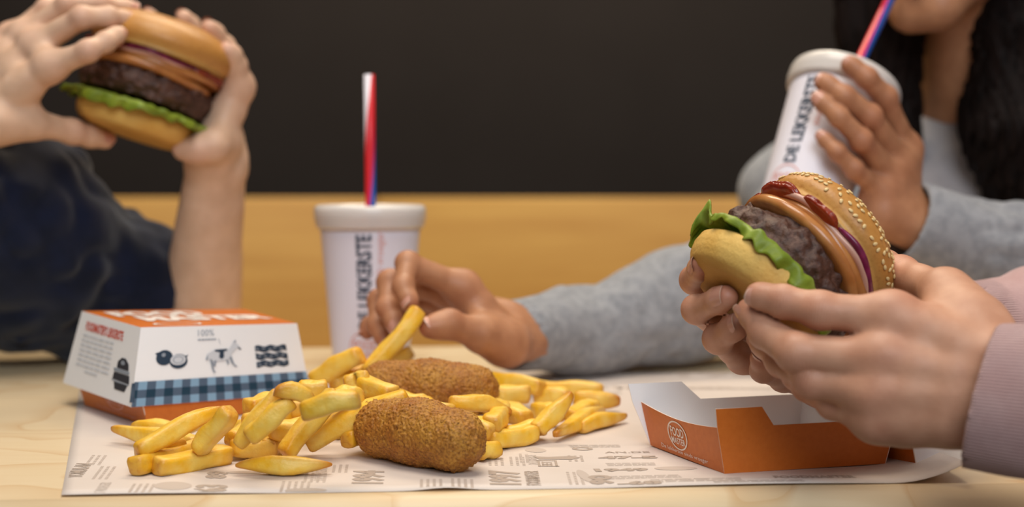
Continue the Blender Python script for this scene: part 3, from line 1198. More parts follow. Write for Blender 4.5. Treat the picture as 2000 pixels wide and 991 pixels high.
# ------------------------------------------------------------------ cups and straws
def cup(name, label, mat_w, drink=True):
    root = thing(name, label, 'cup', rot=mat_w)
    rb, rt, H = 0.0312, 0.0424, 0.126

    def rad(z):
        return rb + (rt - rb) * z / H
    prof = [(0.0, 0.004), (rb - 0.003, 0.004), (rb - 0.002, 0.0), (rb, 0.0), (rb + 0.0003, 0.002)] + [(rad(z), z) for z in np.linspace(0.004, H, 10)] + [(rt - 0.0012, H), (rb - 0.001, 0.006), (0, 0.006)]
    V, Q = lathe_np(prof, 72)
    part('body', np_mesh('cup_body', tf(mat_w, V), Q, [M['cup']]), root)
    # plastic lid with rim band
    R = 0.0468
    prof = [(rt - 0.001, H - 0.006), (rt + 0.0012, H - 0.007), (rt + 0.0035, H - 0.003), (R - 0.001, H - 0.001), (R, H + 0.001), (R, H + 0.0085), (R - 0.0008, H + 0.0115), (R - 0.003, H + 0.013),
            (R - 0.0065, H + 0.0128), (R - 0.0085, H + 0.010), (R - 0.010, H + 0.0085), (0.007, H + 0.0085), (0.0062, H + 0.0078), (0.0, H + 0.0078)]
    V, Q = lathe_np(prof, 72)
    part('lid', np_mesh('cup_lid', tf(mat_w, V), Q, [M['lid']]), root)
    # printing, wrapped round the cone; x = arc metres from the front line, y = height
    def wrap(a0, off=0.0004):
        def f(x, y):
            r = rad(y) + off
            a = a0 + x / 0.036
            return tf(mat_w, np.array([[r * math.cos(a), r * math.sin(a), y]]))[0]
        return f

    def vtext(s, x, y0, y1, h, mat, nm, bold):
        V2, F2 = text_np(s, bold)
        V2 = V2.copy()
        wid = V2[:, 0].max() - V2[:, 0].min()
        V2[:, 0] *= (y1 - y0) / wid
        V2[:, 1] *= h
        bm = bmesh.new()
        vs = [bm.verts.new((-v[1] + x, v[0] + (y0 + y1) / 2, 0)) for v in V2]
        for f2 in F2:
            try:
                bm.faces.new([vs[i] for i in f2])
            except ValueError:
                pass
        for k in range(-3, 4):
            bmesh.ops.bisect_plane(bm, geom=bm.verts[:] + bm.edges[:] + bm.faces[:], plane_co=(x + k * 0.002, 0, 0), plane_no=(1, 0, 0))
        fm = wrap(FRONT)
        for v in bm.verts:
            v.co = fm(v.co.x, v.co.y)
        me = bpy.data.meshes.new(nm)
        bm.to_mesh(me)
        bm.free()
        me.materials.append(mat)
        return part(nm, me, root)
    FRONT = -math.pi / 2
    vtext('DE LEKKERSTE', 0.0, 0.038, 0.116, 0.0105, M['navy_ink'], 'lettering', 0.03)
    vtext('sinds vroeger', 0.0125, 0.072, 0.118, 0.0055, M['pinkred_ink'], 'slogan', 0.0)
    lg = Print()
    lg.ring(0.0, 0.021, 0.0140, 0.0150, 40)
    lg.text('FOOD', 0, 0.0245, 0.0075, 0, 0.02, 1, 0.022)
    lg.text('MASTER', 0, 0.0150, 0.0060, 0, 0.02, 1, 0.023)
    part('logo', lg.mesh('logo', wrap(FRONT), M['pinkred_ink']), root)
    return root


def straw(label, a, b, r, roll, twist):
    a, b = A3(a), A3(b)
    L = np.linalg.norm(b - a)
    zx = nrm(b - a)
    xx = nrm(np.cross((0, 1, 0), zx))
    yx = np.cross(zx, xx)
    V, uv, Q = [], [], []
    n = 24
    rows = [(r, 0), (r, 0.25), (r, 0.5), (r, 0.75), (r, 1.0), (r * 0.86, 1.0), (r * 0.86, 0.6), (r * 0.86, 0.0)]
    for rr, tt in rows:
        for i in range(n + 1):
            q = 2 * math.pi * i / n
            V.append(a + zx * L * tt + (xx * math.cos(q) + yx * math.sin(q)) * rr - (a + b) / 2 * 0)
            uv.append((i / n + roll + twist * tt * L, tt))
    for k in range(len(rows) - 1):
        for i in range(n):
            Q.append((k * (n + 1) + i, k * (n + 1) + i + 1, (k + 1) * (n + 1) + i + 1, (k + 1) * (n + 1) + i))
    V = np.array(V)
    me = np_mesh('drinking_straw', V - a, np.array(Q), [M['straw']], uv=np.array(uv))
    return solo('drinking_straw', me, label, 'straw', tuple(a))


c0 = P(724, 600, 1.2)
cupM = Matrix.Translation((c0.x, c0.y, 0.0007)) @ Matrix.Rotation(math.radians(-2), 4, 'Z')
cup('paper_cup', 'white paper drink cup with navy lettering standing behind the fries', cupM)
straw('red white and blue striped straw upright in the standing cup', (c0.x + 0.001, c0.y, 0.008), tuple(P(721, 146, 1.2)), 0.0045, 0.48, -4.2)

# tilted cup in the girl's hand
ax = nrm(_R * 0.38 + _U * 0.862 + _F * 0.335)
rimc = A3(P(1653, 160, 1.175))
cb = rimc - ax * 0.139
toc = nrm(-A3(_F) + (A3(_F) @ ax) * ax)
yv = np.cross(ax, -toc)
Rm = Matrix(((0,) * 4,) * 4)
yax = -toc
xax = np.cross(yax, ax)
Mc = Matrix([[xax[0], yax[0], ax[0], cb[0]], [xax[1], yax[1], ax[1], cb[1]], [xax[2], yax[2], ax[2], cb[2]], [0, 0, 0, 1]])
Mc = Mc @ Matrix.Rotation(math.radians(-47), 4, 'Z')
CUP2 = Mc.copy()
cup('paper_cup', 'tilted white paper drink cup held up by the dark-haired person', Mc)
mouth_pt = A3(P(1748, -22, 1.262))
s0 = np.array(Mc @ Vector((0.004, 0.0, 0.012)))[:3]
lidpt = rimc
sdir = nrm(mouth_pt - A3(P(1690, 98, 1.195)))
straw('red and blue striped straw between the tilted cup and the lips', tuple(A3(P(1690, 98, 1.195)) - sdir * 0.09), tuple(mouth_pt), 0.0046, 0.87, 0.8)


# ------------------------------------------------------------------ croquettes
def croquette_mesh(L, r, seed):
    fd = Field((-L / 2 - r - .003, -r - .003, -r - .003), (L / 2 + r + .003, r + .003, r + .003), 0.00055)
    G = fd.group([cone((-L / 2, 0, 0), (0, 0.0008, 0.0006), r * 0.97, r * 1.02), cone((0, 0.0008, 0.0006), (L / 2, 0, 0), r * 1.02, r * 0.95)], 0.006)

    def f(X):
        e = np.clip((X[:, 0] - L / 2 * 0.8) / 0.02, 0, 1)
        b = 0.0006 * noise3(X, 90, seed) + 0.0004 * noise3(X, 420, seed + 1) - 0.0011 * np.abs(noise3(X, 640, seed + 2)) - 0.0005 * np.abs(noise3(X, 1200, seed + 5)) + 0.0003 * noise3(X, 1500, seed + 3)
        return b + e * 0.0006 * noise3(X, 260, seed + 4)
    fd.displace(G, f, 0.005)
    V, Q = surface_nets(fd, G)
    return np_mesh('croquette', V, Q, [M['krok']])


def place_between(o, a, b, roll=0.0):
    a, b = A3(a), A3(b)
    x = nrm(b - a)
    z = nrm(A3((0, 0, 1)) - x[2] * x)
    y = np.cross(z, x)
    m = (a + b) / 2
    o.matrix_world = Matrix([[x[0], y[0], z[0], m[0]], [x[1], y[1], z[1], m[1]], [x[2], y[2], z[2], m[2]], [0, 0, 0, 1]]) @ Matrix.Rotation(roll, 4, 'X')


a, b = T(750, 836, 0.0182), T(890, 861, 0.0182)
ck = croquette_mesh((b - a).length, 0.0176, 1)
k1 = solo('croquette', ck, 'crumbed golden croquette lying in front of the fries', 'croquette', group='croquettes')
place_between(k1, a, b)
k2 = solo('croquette', ck, 'smaller looking croquette lying behind on top of the fries', 'croquette', group='croquettes')
place_between(k2, P(768, 757, .95), P(908, 761, .945), 2.2)


# ------------------------------------------------------------------ fries
def fry_mesh(A, B, w, h, ta, tb, bow, seed, roll):
    rn = random.Random(seed)
    A, B = A3(A), A3(B)
    L = np.linalg.norm(B - A)
    x = nrm(B - A)
    z = nrm(A3((0, 0, 1)) - x[2] * x) if abs(x[2]) < 0.95 else nrm(A3((0, 1, 0)) - x[1] * x)
    y = np.cross(z, x)
    cr, sr = math.cos(roll), math.sin(roll)
    y, z = y * cr + z * sr, z * cr - y * sr
    n, m = 20, 17
    V, br = [], []
    e = 0.0028
    ts = [0, e * 0.12 / L, e * 0.45 / L, e / L, 2 * e / L] + list(np.linspace(3 * e / L, 1 - 3 * e / L, m - 10)) + [1 - 2 * e / L, 1 - e / L, 1 - e * 0.45 / L, 1 - e * 0.12 / L, 1]
    ph = [rn.uniform(0, 6.28) for _ in range(6)]
    twist = rn.uniform(-0.25, 0.25)
    for tt in ts:
        dA, dB = tt * L, (1 - tt) * L
        dd = min(dA, dB)
        q = min(dd / e, 1)
        rnd_ = 0.62 + 0.38 * math.sqrt(max(0, 1 - (1 - q) ** 2))
        if dd <= 1e-9:
            rnd_ = 0.45
        sA = ta + (1 - ta) * min(1, (tt / 0.42)) ** 0.75
        sB = tb + (1 - tb) * min(1, ((1 - tt) / 0.42)) ** 0.75
        s = sA * sB * rnd_
        c = A + (B - A) * tt + A3((0, 0, 1)) * bow * math.sin(math.pi * tt) + y * 0.0009 * math.sin(5 * tt + ph[0]) + z * 0.0006 * math.sin(7 * tt + ph[1])
        for i in range(n):
            a = 2 * math.pi * (i + 0.5) / n + twist * (tt - 0.5)
            ca, sa = math.cos(a), math.sin(a)
            k = (abs(ca) ** 5.0 + abs(sa) ** 5.0) ** (-1 / 5.0)
            wob = 1 + 0.05 * math.sin(3 * a + 9 * tt + ph[2]) + 0.04 * math.sin(2 * a - 13 * tt + ph[3])
            V.append(c + (y * ca * k * w / 2 + z * sa * k * h / 2) * s * wob)
            cn = max(0, (k - 1.05) / 0.2)
            br.append(min(1, 0.50 * max(0, 1 - dd / 0.005) + 0.35 * cn ** 2 + (0.6 * max(0, 1 - dA / 0.014) if ta < 0.6 else 0) + (0.6 * max(0, 1 - dB / 0.014) if tb < 0.6 else 0)))
    V = np.array(V)
    Q = []
    mm = len(ts)
    for j in range(mm - 1):
        for i in range(n):
            k = (i + 1) % n
            Q.append((j * n + i, j * n + k, (j + 1) * n + k, (j + 1) * n + i))
    Q.append(tuple(range(n - 1, -1, -1)))
    Q.append(tuple((mm - 1) * n + i for i in range(n)))
    c = (A + B) / 2
    return np_mesh('french_fry', V - c, Q, [M['fry']], {'brown': br}), c


FG = 'fries heaped on the paper'
# (u1, v1, z1, u2, v2, z2, width, height, taperA, taperB, bow, label)
FRIES = [
    (306, 914, .0058, 447, 886, .006, .0112, .0112, .95, .95, 0, 'thick fry with a brown spot nearest the front left of the heap'),
    (260, 914, .0058, 405, 870, .006, .0112, .0112, .95, .9, 0, 'second fry from the front, lying along the brown-spotted fry'),
    (266, 888, .008, 362, 864, .012, .0105, .011, .9, .6, .001, 'short fry lying third from the front in the left bundle'),
    (268, 884, .013, 434, 801, .031, .0110, .0105, .9, .55, .002, 'long pointed fry slanting up from the left bundle'),
    (386, 880, .012, 453, 801, .036, .0118, .0108, .9, .95, 0, 'blunt-ended fry propped beside the long pointed fry'),
    (220, 838, .009, 385, 868, .007, .0095, .0105, .3, .8, 0, 'leftmost fry with a brown pointed tip on the paper'),
    (262, 833, .008, 355, 842, .008, .0095, .010, .7, .9, 0, 'fry tucked behind the leftmost pointed fry'),
    (356, 834, .009, 425, 815, .018, .012, .012, .8, .9, .001, 'rounded fry in front of the closed box tray'),
    (462, 872, .017, 547, 766, .046, .0115, .011, .7, .9, 0, 'long fry leaning steeply in the middle of the left heap'),
    (484, 858, .023, 572, 784, .043, .0118, .0112, .9, .75, .001, 'fry leaning with its square end toward the viewer'),
    (484, 798, .026, 545, 782, .026, .012, .012, .9, .9, 0, 'rounded fry end peeking out under the gingham band'),
    (534, 768, .048, 612, 786, .042, .0105, .010, .55, .6, .004, 'curved fry bridging the top of the left heap'),
    (588, 804, .042, 702, 779, .049, .0112, .0115, .95, .8, .001, 'bright yellow square fry lying across the heap'),
    (556, 889, .008, 653, 766, .040, .0112, .0108, .9, .95, 0, 'upright fry leaning behind the bright yellow fry'),
    (459, 911, .0055, 649, 910, .0055, .0112, .0108, .2, .15, .0006, 'boat-shaped fry pointed at both ends alone in front'),
    (600, 868, .008, 798, 776, .036, .0130, .0128, .85, .70, .003, 'long thick fry arching up behind the left end of the front croquette'),
    (672, 858, .012, 725, 838, .014, .0122, .012, .85, .9, 0, 'stubby yellow fry end beside the left end of the front croquette'),
    (688, 746, .036, 768, 774, .033, .0120, .0115, .95, .9, .001, 'fry with a pale cut face above the front croquette'),
    (452, 876, .007, 545, 878, .007, .011, .011, .9, .9, 0, 'flat fry on the paper under the leaning fries'),
    (522, 880, .007, 562, 858, .008, .011, .012, .9, .9, 0, 'short fry behind the boat-shaped fry'),
    (524, 842, .018, 606, 836, .018, .0115, .0115, .9, .9, 0, 'middle fry half hidden under the two leaning fries'),
    (436, 832, .012, 505, 846, .010, .0115, .011, .9, .9, 0, 'fry half hidden behind the blunt-ended propped fry'),
    (450, 858, .012, 520, 826, .014, .011, .011, .9, .9, 0, None),
    (582, 764, .036, 640, 756, .038, .0105, .0105, .8, .8, 0, 'small fry behind the curved fry at the top of the left heap'),
    (648, 778, .036, 705, 772, .036, .0115, .0115, .9, .9, 0, 'fry lying behind the bright yellow square fry'),
    (672, 752, .036, 722, 738, .040, .011, .0115, .8, .8, 0, 'fry tip left of the fry with the pale cut face'),
    (612, 742, .022, 704, 692, .042, .0155, .0145, .85, .8, 0, 'blurred fry slanting up beside the closed box'),
    (650, 752, .020, 748, 712, .030, .0145, .0135, .85, .8, 0, 'blurred fry in front of the standing cup'),
    (752, 722, .016, 806, 686, .030, .0125, .0125, .85, .8, 0, 'blurred fry under the hand picking a fry'),
    (600, 800, .010, 690, 804, .012, .0115, .0115, .9, .9, 0, None),
    (630, 838, .006, 690, 842, .006, .0115, .0115, .9, .9, 0, None),
    (640, 820, .008, 720, 836, .008, .0115, .0115, .9, .9, 0, None),
    (945, 740, .018, 1058, 760, .016, .0125, .0125, .9, .9, .001, 'long back fry right behind the rear croquette'),
    (1050, 757, .010, 1178, 762, .010, .0115, .0110, .9, .7, 0, 'long back fry reaching farthest right along the heap'),
    (945, 768, .018, 1036, 772, .017, .0125, .0125, .9, .95, 0, 'square-ended fry beside the right end of the rear croquette'),
    (1046, 772, .010, 1112, 776, .010, .0125, .0125, .9, .9, 0, 'fry end below the long back fry that reaches right'),
    (876, 785, .026, 1000, 804, .018, .0105, .0105, .7, .3, .002, 'curved tapering fry behind the right end of the front croquette'),
    (950, 792, .014, 1032, 818, .012, .0145, .0125, .8, .8, 0, 'broad soft fry behind the square fry end'),
    (988, 848, .007, 1062, 834, .008, .0100, .0105, .7, 1.0, 0, 'flat base fry beside the hooked fry'),
    (1046, 840, .009, 1114, 766, .030, .0108, .0110, .9, .3, -.003, 'hooked fry standing up at the right of the heap'),
    (952, 862, .0065, 1046, 848, .0065, .0115, .0112, .9, .9, 0, 'straight fry flat on the paper right of the front croquette'),
    (958, 832, .016, 985, 800, .017, .0115, .0118, .95, .9, 0, 'square fry end facing the viewer behind the front croquette'),
    (918, 826, .016, 962, 846, .012, .0115, .0115, .9, .9, 0, 'fry partly hidden by the right end of the front croquette'),
    (930, 884, .006, 972, 876, .006, .0105, .0105, .9, .8, 0, 'small browned fry stub at the right end of the front croquette'),
    (1084, 850, .0055, 1182, 800, .007, .0105, .0100, .35, .3, .002, 'slim browned fry with pointed ends on the right'),
    (1130, 834, .0055, 1222, 810, .0058, .0098, .0098, .8, .2, 0, 'rightmost pointed fry on the paper'),
    (1116, 814, .007, 1158, 790, .008, .0105, .0105, .9, .9, 0, 'short fry between the hooked fry and the slim browned fry'),
    (1120, 782, .009, 1212, 786, .008, .0135, .0125, .9, .5, .001, 'broad fry at the far right end of the heap'),
    (1044, 798, .010, 1092, 812, .009, .0115, .0115, .9, .9, 0, 'short fry behind the hooked fry at the right'),
    (806, 800, .020, 882, 808, .022, .0115, .0115, .9, .9, 0, 'fry lying in the gap between the two croquettes'),
    (806, 784, .024, 852, 800, .020, .0105, .0105, .5, .9, 0, 'fry tip poking up between the two croquettes'),
    (720, 800, .028, 800, 820, .026, .0118, .0118, .9, .9, 0, None),
    (860, 820, .018, 930, 830, .016, .0118, .0118, .9, .9, 0, None),
    (740, 775, .024, 830, 790, .022, .0118, .0118, .9, .9, 0, None),
    (840, 790, .012, 930, 800, .012, .0118, .0118, .9, .9, 0, None),
    (720, 765, .010, 830, 775, .010, .0118, .0118, .9, .9, 0, None),
    (470, 850, .010, 560, 850, .010, .0115, .0115, .9, .9, 0, 'lower fry filling the gap left of the upright fry'),
    (540, 826, .010, 620, 812, .010, .0115, .0115, .9, .9, 0, 'fry wedged behind the upright fry'),
    (480, 828, .020, 560, 812, .018, .0115, .0115, .9, .9, 0, None),
    (540, 852, .006, 610, 846, .006, .0115, .0115, .9, .9, 0, 'fry on the paper right behind the boat-shaped fry'),
    (610, 822, .008, 690, 800, .008, .0115, .0115, .9, .9, 0, 'fry in the shade under the bright yellow square fry'),
    (560, 800, .020, 640, 790, .022, .0115, .0115, .9, .9, 0, None),
    (860, 775, .008, 950, 790, .008, .0118, .0118, .9, .9, 0, None),
]
for i, (u1, v1, z1, u2, v2, z2, w_, h_, ta, tb, bow, lab) in enumerate(FRIES):
    me, c = fry_mesh(T(u1, v1, z1), T(u2, v2, z2), w_, h_, ta, tb, bow, 100 + i, random.Random(i).uniform(-0.25, 0.25))
    solo('french_fry', me, lab or 'golden fry half buried inside the heap', 'french fry', tuple(c), FG)
me, c = fry_mesh(P(822, 606, 1.0), P(716, 732, .985), .0128, .0118, .95, .9, 0, 77, 0.1)
solo('french_fry', me, 'fry lifted from the heap between thumb and finger', 'french fry', tuple(c), 'fries held by a hand')


# ------------------------------------------------------------------ burgers
def bun_top_np(R, H, seed):
    prof = [(0.0, 0.003), (R * 0.80, 0.002), (R * 0.93, 0.0025)]
    for k in range(15):
        a = -0.45 + (math.pi / 2 + 0.45) * k / 14
        prof.append((R * math.cos(a) ** 0.80 if a > 0 else R * math.cos(a), 0.011 + (H - 0.011) * math.sin(a) if a > 0 else 0.011 + 0.018 * math.sin(a)))
    prof[-1] = (0.0, H)
    V, Q = lathe_np(prof, 80)
    nz = noise3(V, 28, seed)
    nn = V / np.maximum(np.linalg.norm(V, axis=1), 1e-6)[:, None]
    V = V + nn * (0.0016 * nz)[:, None]
    crust = np.clip((V[:, 2] - 0.002) / 0.007, 0, 1)
    return V, Q, crust


def bun_bottom_np(R, H, seed):
    prof = [(0.0, 0.0), (R * 0.55, 0.0), (R * 0.76, 0.0008), (R * 0.88, 0.0035), (R * 0.96, 0.0085), (R * 0.995, 0.0135), (R * 0.99, H - 0.002), (R * 0.95, H), (0.0, H)]
    # subdivide
    pr = []
    for (r0, z0), (r1, z1) in zip(prof[:-1], prof[1:]):
        for k in range(3):
            pr.append((r0 + (r1 - r0) * k / 3, z0 + (z1 - z0) * k / 3))
    pr.append(prof[-1])
    V, Q = lathe_np(pr, 80)
    nz = noise3(V, 34, seed)
    nn = nrm2(V)
    V = V + nn * (0.0013 * nz)[:, None]
    crust = np.clip((0.006 - V[:, 2]) / 0.005, 0, 1) * 0.8
    return V, Q, crust


def nrm2(V):
    return V / np.maximum(np.linalg.norm(V, axis=1), 1e-6)[:, None]


def patty_np(R, H, seed):
    fd = Field((-R - .006, -R - .006, -.005), (R + .006, R + .006, H + .005), 0.0010)
    prims = [cone((R * 0.72 * math.cos(a), R * 0.72 * math.sin(a), H / 2), (R * 0.72 * math.cos(a + 0.4), R * 0.72 * math.sin(a + 0.4), H / 2), H / 2, H / 2) for a in np.arange(0, 6.28, 0.3927)]
    prims += [ell((0, 0, H / 2), (R * 0.85, R * 0.85, H * 0.56))]
    prims = [cone(p[1] * A3((1.0, 1.0, 1)), p[2], p[3], p[4]) if p[0] == 'cone' else p for p in prims]
    G = fd.group(prims, 0.004)
    X = np.stack(np.meshgrid(*fd.ax, indexing='ij'), -1)
    rr = np.sqrt(X[..., 0] ** 2 + X[..., 1] ** 2)
    disc = np.maximum(rr - R * 0.86, np.abs(X[..., 2] - H / 2) - H * 0.46)
    G = np.minimum(G, disc.astype(np.float32) - 0.001)

    def f(X):
        return 0.0020 * noise3(X, 75, seed) + 0.0017 * noise3(X, 190, seed + 1) + 0.0010 * noise3(X, 420, seed + 2)
    fd.displace(G, f, 0.008)
    return surface_nets(fd, G)


def lettuce_np(R, droop, seed, tip=None):
    V, rib = [], []
    n, m = 260, 22
    rn = random.Random(seed)
    ph = [rn.uniform(0, 6.28) for _ in range(8)]
    for i in range(n):
        a = 2 * math.pi * i / n
        dr = droop * (0.85 + 0.30 * math.sin(2 * a + ph[3]) + 0.12 * math.sin(5 * a + ph[6]))
        fl = 0.0030 * math.sin(9 * a + ph[4]) + 0.0018 * math.sin(17 * a + ph[5])
        tb = 0.0
        if tip is not None:
            da = (a - tip + math.pi) % (2 * math.pi) - math.pi
            tb = math.exp(-(da / 0.11) ** 2)
        for k in range(m):
            s_ = k / (m - 1)
            e = max(0, (s_ - 0.55) / 0.45)
            r = 0.018 + (R - 0.018) * min(1, s_ / 0.72) + 0.0012 * math.sin(math.pi * min(1, e)) + fl * e * 0.8 + 0.0005 * math.sin(40 * a + 9 * s_) * e
            z = -dr * e ** 1.4 + 0.0012 * e * math.sin(23 * a + ph[7]) + 0.0004 * math.sin(31 * a)
            r += tb * e * 0.0055
            z = z * (1 - tb) + tb * (0.002 * e + 0.005 * e * e)
            V.append((r * math.cos(a), r * math.sin(a), z))
            rib.append(0.35 * (1 - s_) + 0.45 * max(0, math.sin(6 * a + 0.9 * math.sin(5 * s_))) ** 14)
    Q = []
    for i in range(n):
        j = (i + 1) % n
        for k in range(m - 1):
            Q.append((i * m + k, j * m + k, j * m + k + 1, i * m + k + 1))
    V = np.array(V)
    e_ = np.clip((np.hypot(V[:, 0], V[:, 1]) - 0.030) / 0.012, 0, 1)
    d_ = 0.0011 * noise3(V, 95, seed) + 0.0007 * noise3(V, 230, seed + 2)
    V = V + np.stack([V[:, 0] * 18, V[:, 1] * 18, np.ones(len(V)) * 0.6], 1) * (d_ * e_)[:, None]
    return V, np.array(Q), np.array(rib)


def slice_np(R, th, n=72):
    prof = [(0, 0), (R - th * 0.4, 0), (R - th * 0.12, th * 0.15), (R, th * 0.5), (R - th * 0.12, th * 0.85), (R - th * 0.4, th), (0, th)]
    V, Q = lathe_np(prof, n)
    V[:, 2] += 0.0012 * np.sin(3 * np.arctan2(V[:, 1], V[:, 0]) + 1)
    return V, Q


def ring_np(R, r, a0, a1, sq, seed):
    V, Q = [], []
    n, m = 60, 12
    for i in range(n + 1):
        t_ = i / n
        a = a0 + (a1 - a0) * t_
        e = math.sin(math.pi * t_) ** 0.35 if abs(a1 - a0) < 6 else 1
        rr = R + 0.0015 * math.sin(5 * a + seed)
        for k in range(m):
            b = 2 * math.pi * k / m
            q = rr + r * e * math.cos(b)
            V.append((q * math.cos(a), q * math.sin(a), r * sq * e * math.sin(b) + 0.0007 * math.sin(7 * a + seed)))
    for i in range(n):
        for k in range(m):
            l_ = (k + 1) % m
            Q.append((i * m + k, (i + 1) * m + k, (i + 1) * m + l_, i * m + l_))
    return np.array(V), np.array(Q)


_bm = {}


def burger_meshes():
    V, Q, c = bun_top_np(0.0468, 0.033, 3)
    _bm['bun_top'] = np_mesh('bun_top', V, Q, [M['bun']], {'crust': c})
    V, Q, c = bun_bottom_np(0.0445, 0.021, 5)
    _bm['bun_bottom'] = np_mesh('bun_bottom', V, Q, [M['bunb']], {'crust': c})
    V, Q = patty_np(0.0515, 0.0205, 8)
    _bm['patty'] = np_mesh('patty', V, Q, [M['patty']])
    V, Q = slice_np(0.0462, 0.0070)
    _bm['tomato'] = np_mesh('tomato_slice', V, Q, [M['tomato']])
    for k, (R_, r_, a0, a1, mt) in enumerate(((0.0435, 0.0030, -1.5, 1.7, 'onion_pale'), (0.0455, 0.0032, -0.25, 1.05, 'onion'), (0.0450, 0.0026, -2.0, -1.15, 'onion'))):
        V, Q = ring_np(R_, r_, a0, a1, 0.75, k)
        _bm['onion%d' % k] = np_mesh('onion_ring', V, Q, [M[mt]])
    # ketchup: irregular flattened pool
    fd = Field((-.055, -.055, -.006), (.055, .055, .006), 0.001)
    rn = random.Random(4)
    pr = []
    for i in range(34):
        a = rn.choice((rn.uniform(-1.9, -0.4), rn.uniform(1.0, 1.9), rn.uniform(1.9, 4.4)))
        pr.append(ell((0.0445 * math.cos(a), 0.043 * math.sin(a), rn.uniform(-.001, .001)), (rn.uniform(.003, .0065), rn.uniform(.003, .0065), .0018)))
    pr.append(ell((0, 0, 0), (.045, .045, .002)))
    V, Q = surface_nets(fd, fd.group(pr, 0.004))
    _bm['ketchup'] = np_mesh('ketchup', V, Q, [M['ketchup']])
    # sesame seed, a flat drop
    prof = [(0, -0.5), (0.22, -0.42), (0.33, -0.2), (0.34, 0.05), (0.26, 0.3), (0.12, 0.46), (0, 0.52)]
    V, Q = lathe_np(prof, 10)
    V = np.stack([V[:, 2], V[:, 0], V[:, 1] * 0.55], 1) * 0.0031
    _bm['seed'] = np_mesh('sesame_seed', V, Q, [M['seed']])


burger_meshes()


def burger(label, Mw, seeds, let_R, droop, lrot, seed, tip=None, bun_frame=None):
    root = thing('hamburger', label, 'hamburger', rot=Mw)

    def ch(nm, key, z, dx=0, dy=0, rz=0, tx=0, ty=0, me=None):
        o = bpy.data.objects.new(nm, me or _bm[key])
        COL.objects.link(o)
        o.parent = root
        o.location = (dx, dy, z)
        o.rotation_euler = (tx, ty, rz)
        return o
    bb = ch('bun_bottom', 'bun_bottom', 0.0)
    if bun_frame is not None:
        bb.matrix_local = Mw.inverted() @ bun_frame
    V, Q, rb = lettuce_np(let_R, droop, seed, tip)
    lm = np_mesh('lettuce', V, Q, [M['lettuce']], {'rib': rb})
    lo = ch('lettuce', None, 0.0245, 0.002, 0, lrot, me=lm)
    if bun_frame is not None:
        lo.matrix_local = Mw.inverted() @ LET_F
    s = lo.modifiers.new('thick', 'SOLIDIFY')
    s.thickness = 0.0007
    ch('patty', 'patty', 0.0290)
    ch('tomato_slice', 'tomato', 0.0495, 0.003, -0.002)
    ch('tomato_slice', 'tomato', 0.0560, 0.000, 0.003, 1.2)
    ch('ketchup', 'ketchup', 0.0638, 0.001)
    for k in range(3):
        ch('onion_ring', 'onion%d' % k, 0.0625 + 0.0022 * min(k, 1), 0.001, 0.0)
    bt = ch('bun_top', 'bun_top', 0.0650)
    if not seeds:
        bt.scale = (1.10, 1.10, 1.12)
        bt.location = (0.004, 0.004, 0.0645)
    if seeds:
        rn = random.Random(9)
        R, H = 0.0468, 0.033
        V = np.array([v.co[:] for v in _bm['bun_top'].vertices])
        Nn = np.array([v.normal[:] for v in _bm['bun_top'].vertices])
        cand = [i for i in range(len(V)) if V[i, 2] > 0.0095]
        picked = []
        tries = 0
        while len(picked) < 298 and tries < 9000:
            tries += 1
            i = rn.choice(cand)
            if rn.random() > 0.35 + 0.65 * np.hypot(V[i, 0], V[i, 1]) / R:
                continue
            if all(np.linalg.norm(V[i] - V[j]) > 0.0033 for j in picked):
                picked.append(i)
        for i in picked:
            o = bpy.data.objects.new('sesame_seed', _bm['seed'])
            COL.objects.link(o)
            o.parent = bt
            zz = nrm(Nn[i])
            xx = nrm(np.cross(zz, (rn.uniform(-1, 1), rn.uniform(-1, 1), rn.uniform(-1, 1))))
            yy = np.cross(zz, xx)
            p = V[i] + zz * 0.0003
            o.matrix_local = Matrix([[xx[0], yy[0], zz[0], p[0]], [xx[1], yy[1], zz[1], p[1]], [xx[2], yy[2], zz[2], p[2]], [0, 0, 0, 1]])
    return root


def frame_from(n_cam, base):
    n = nrm(_R * n_cam[0] + _U * n_cam[1] + _F * n_cam[2])
    x = nrm(-A3(_F) + (A3(_F) @ n) * n)     # in-plane direction towards the viewer
    y = np.cross(n, x)
    return Matrix([[x[0], y[0], n[0], base[0]], [x[1], y[1], n[1], base[1]], [x[2], y[2], n[2], base[2]], [0, 0, 0, 1]])


BUR_R = frame_from((.80, .52, .32), P(1420, 622, .792))
BUN_F = frame_from((.65, .72, .23), P(1447, 600, .79))
_q = BUN_F.translation + BUN_F.to_3x3().col[2] * 0.0240
LET_F = frame_from((.70, .66, .26), _q)
burger('sesame hamburger tipped on its side in the hands with pink cuffs', BUR_R, True, 0.0458, 0.0120, 0.0, 2, -1.62, BUN_F)
BUR_L = frame_from((.29, .95, .08), P(256, 268, 1.165))
BUR_L = BUR_L @ Matrix.Diagonal((1.15, 1.15, 1.0, 1))
burger('seedless hamburger held up by the person in navy sleeves', BUR_L, False, 0.0510, 0.0085, 2.0, 5, 0.9)


# ------------------------------------------------------------------ people
FS = (1.0, 1.04, 0.97, 0.84)


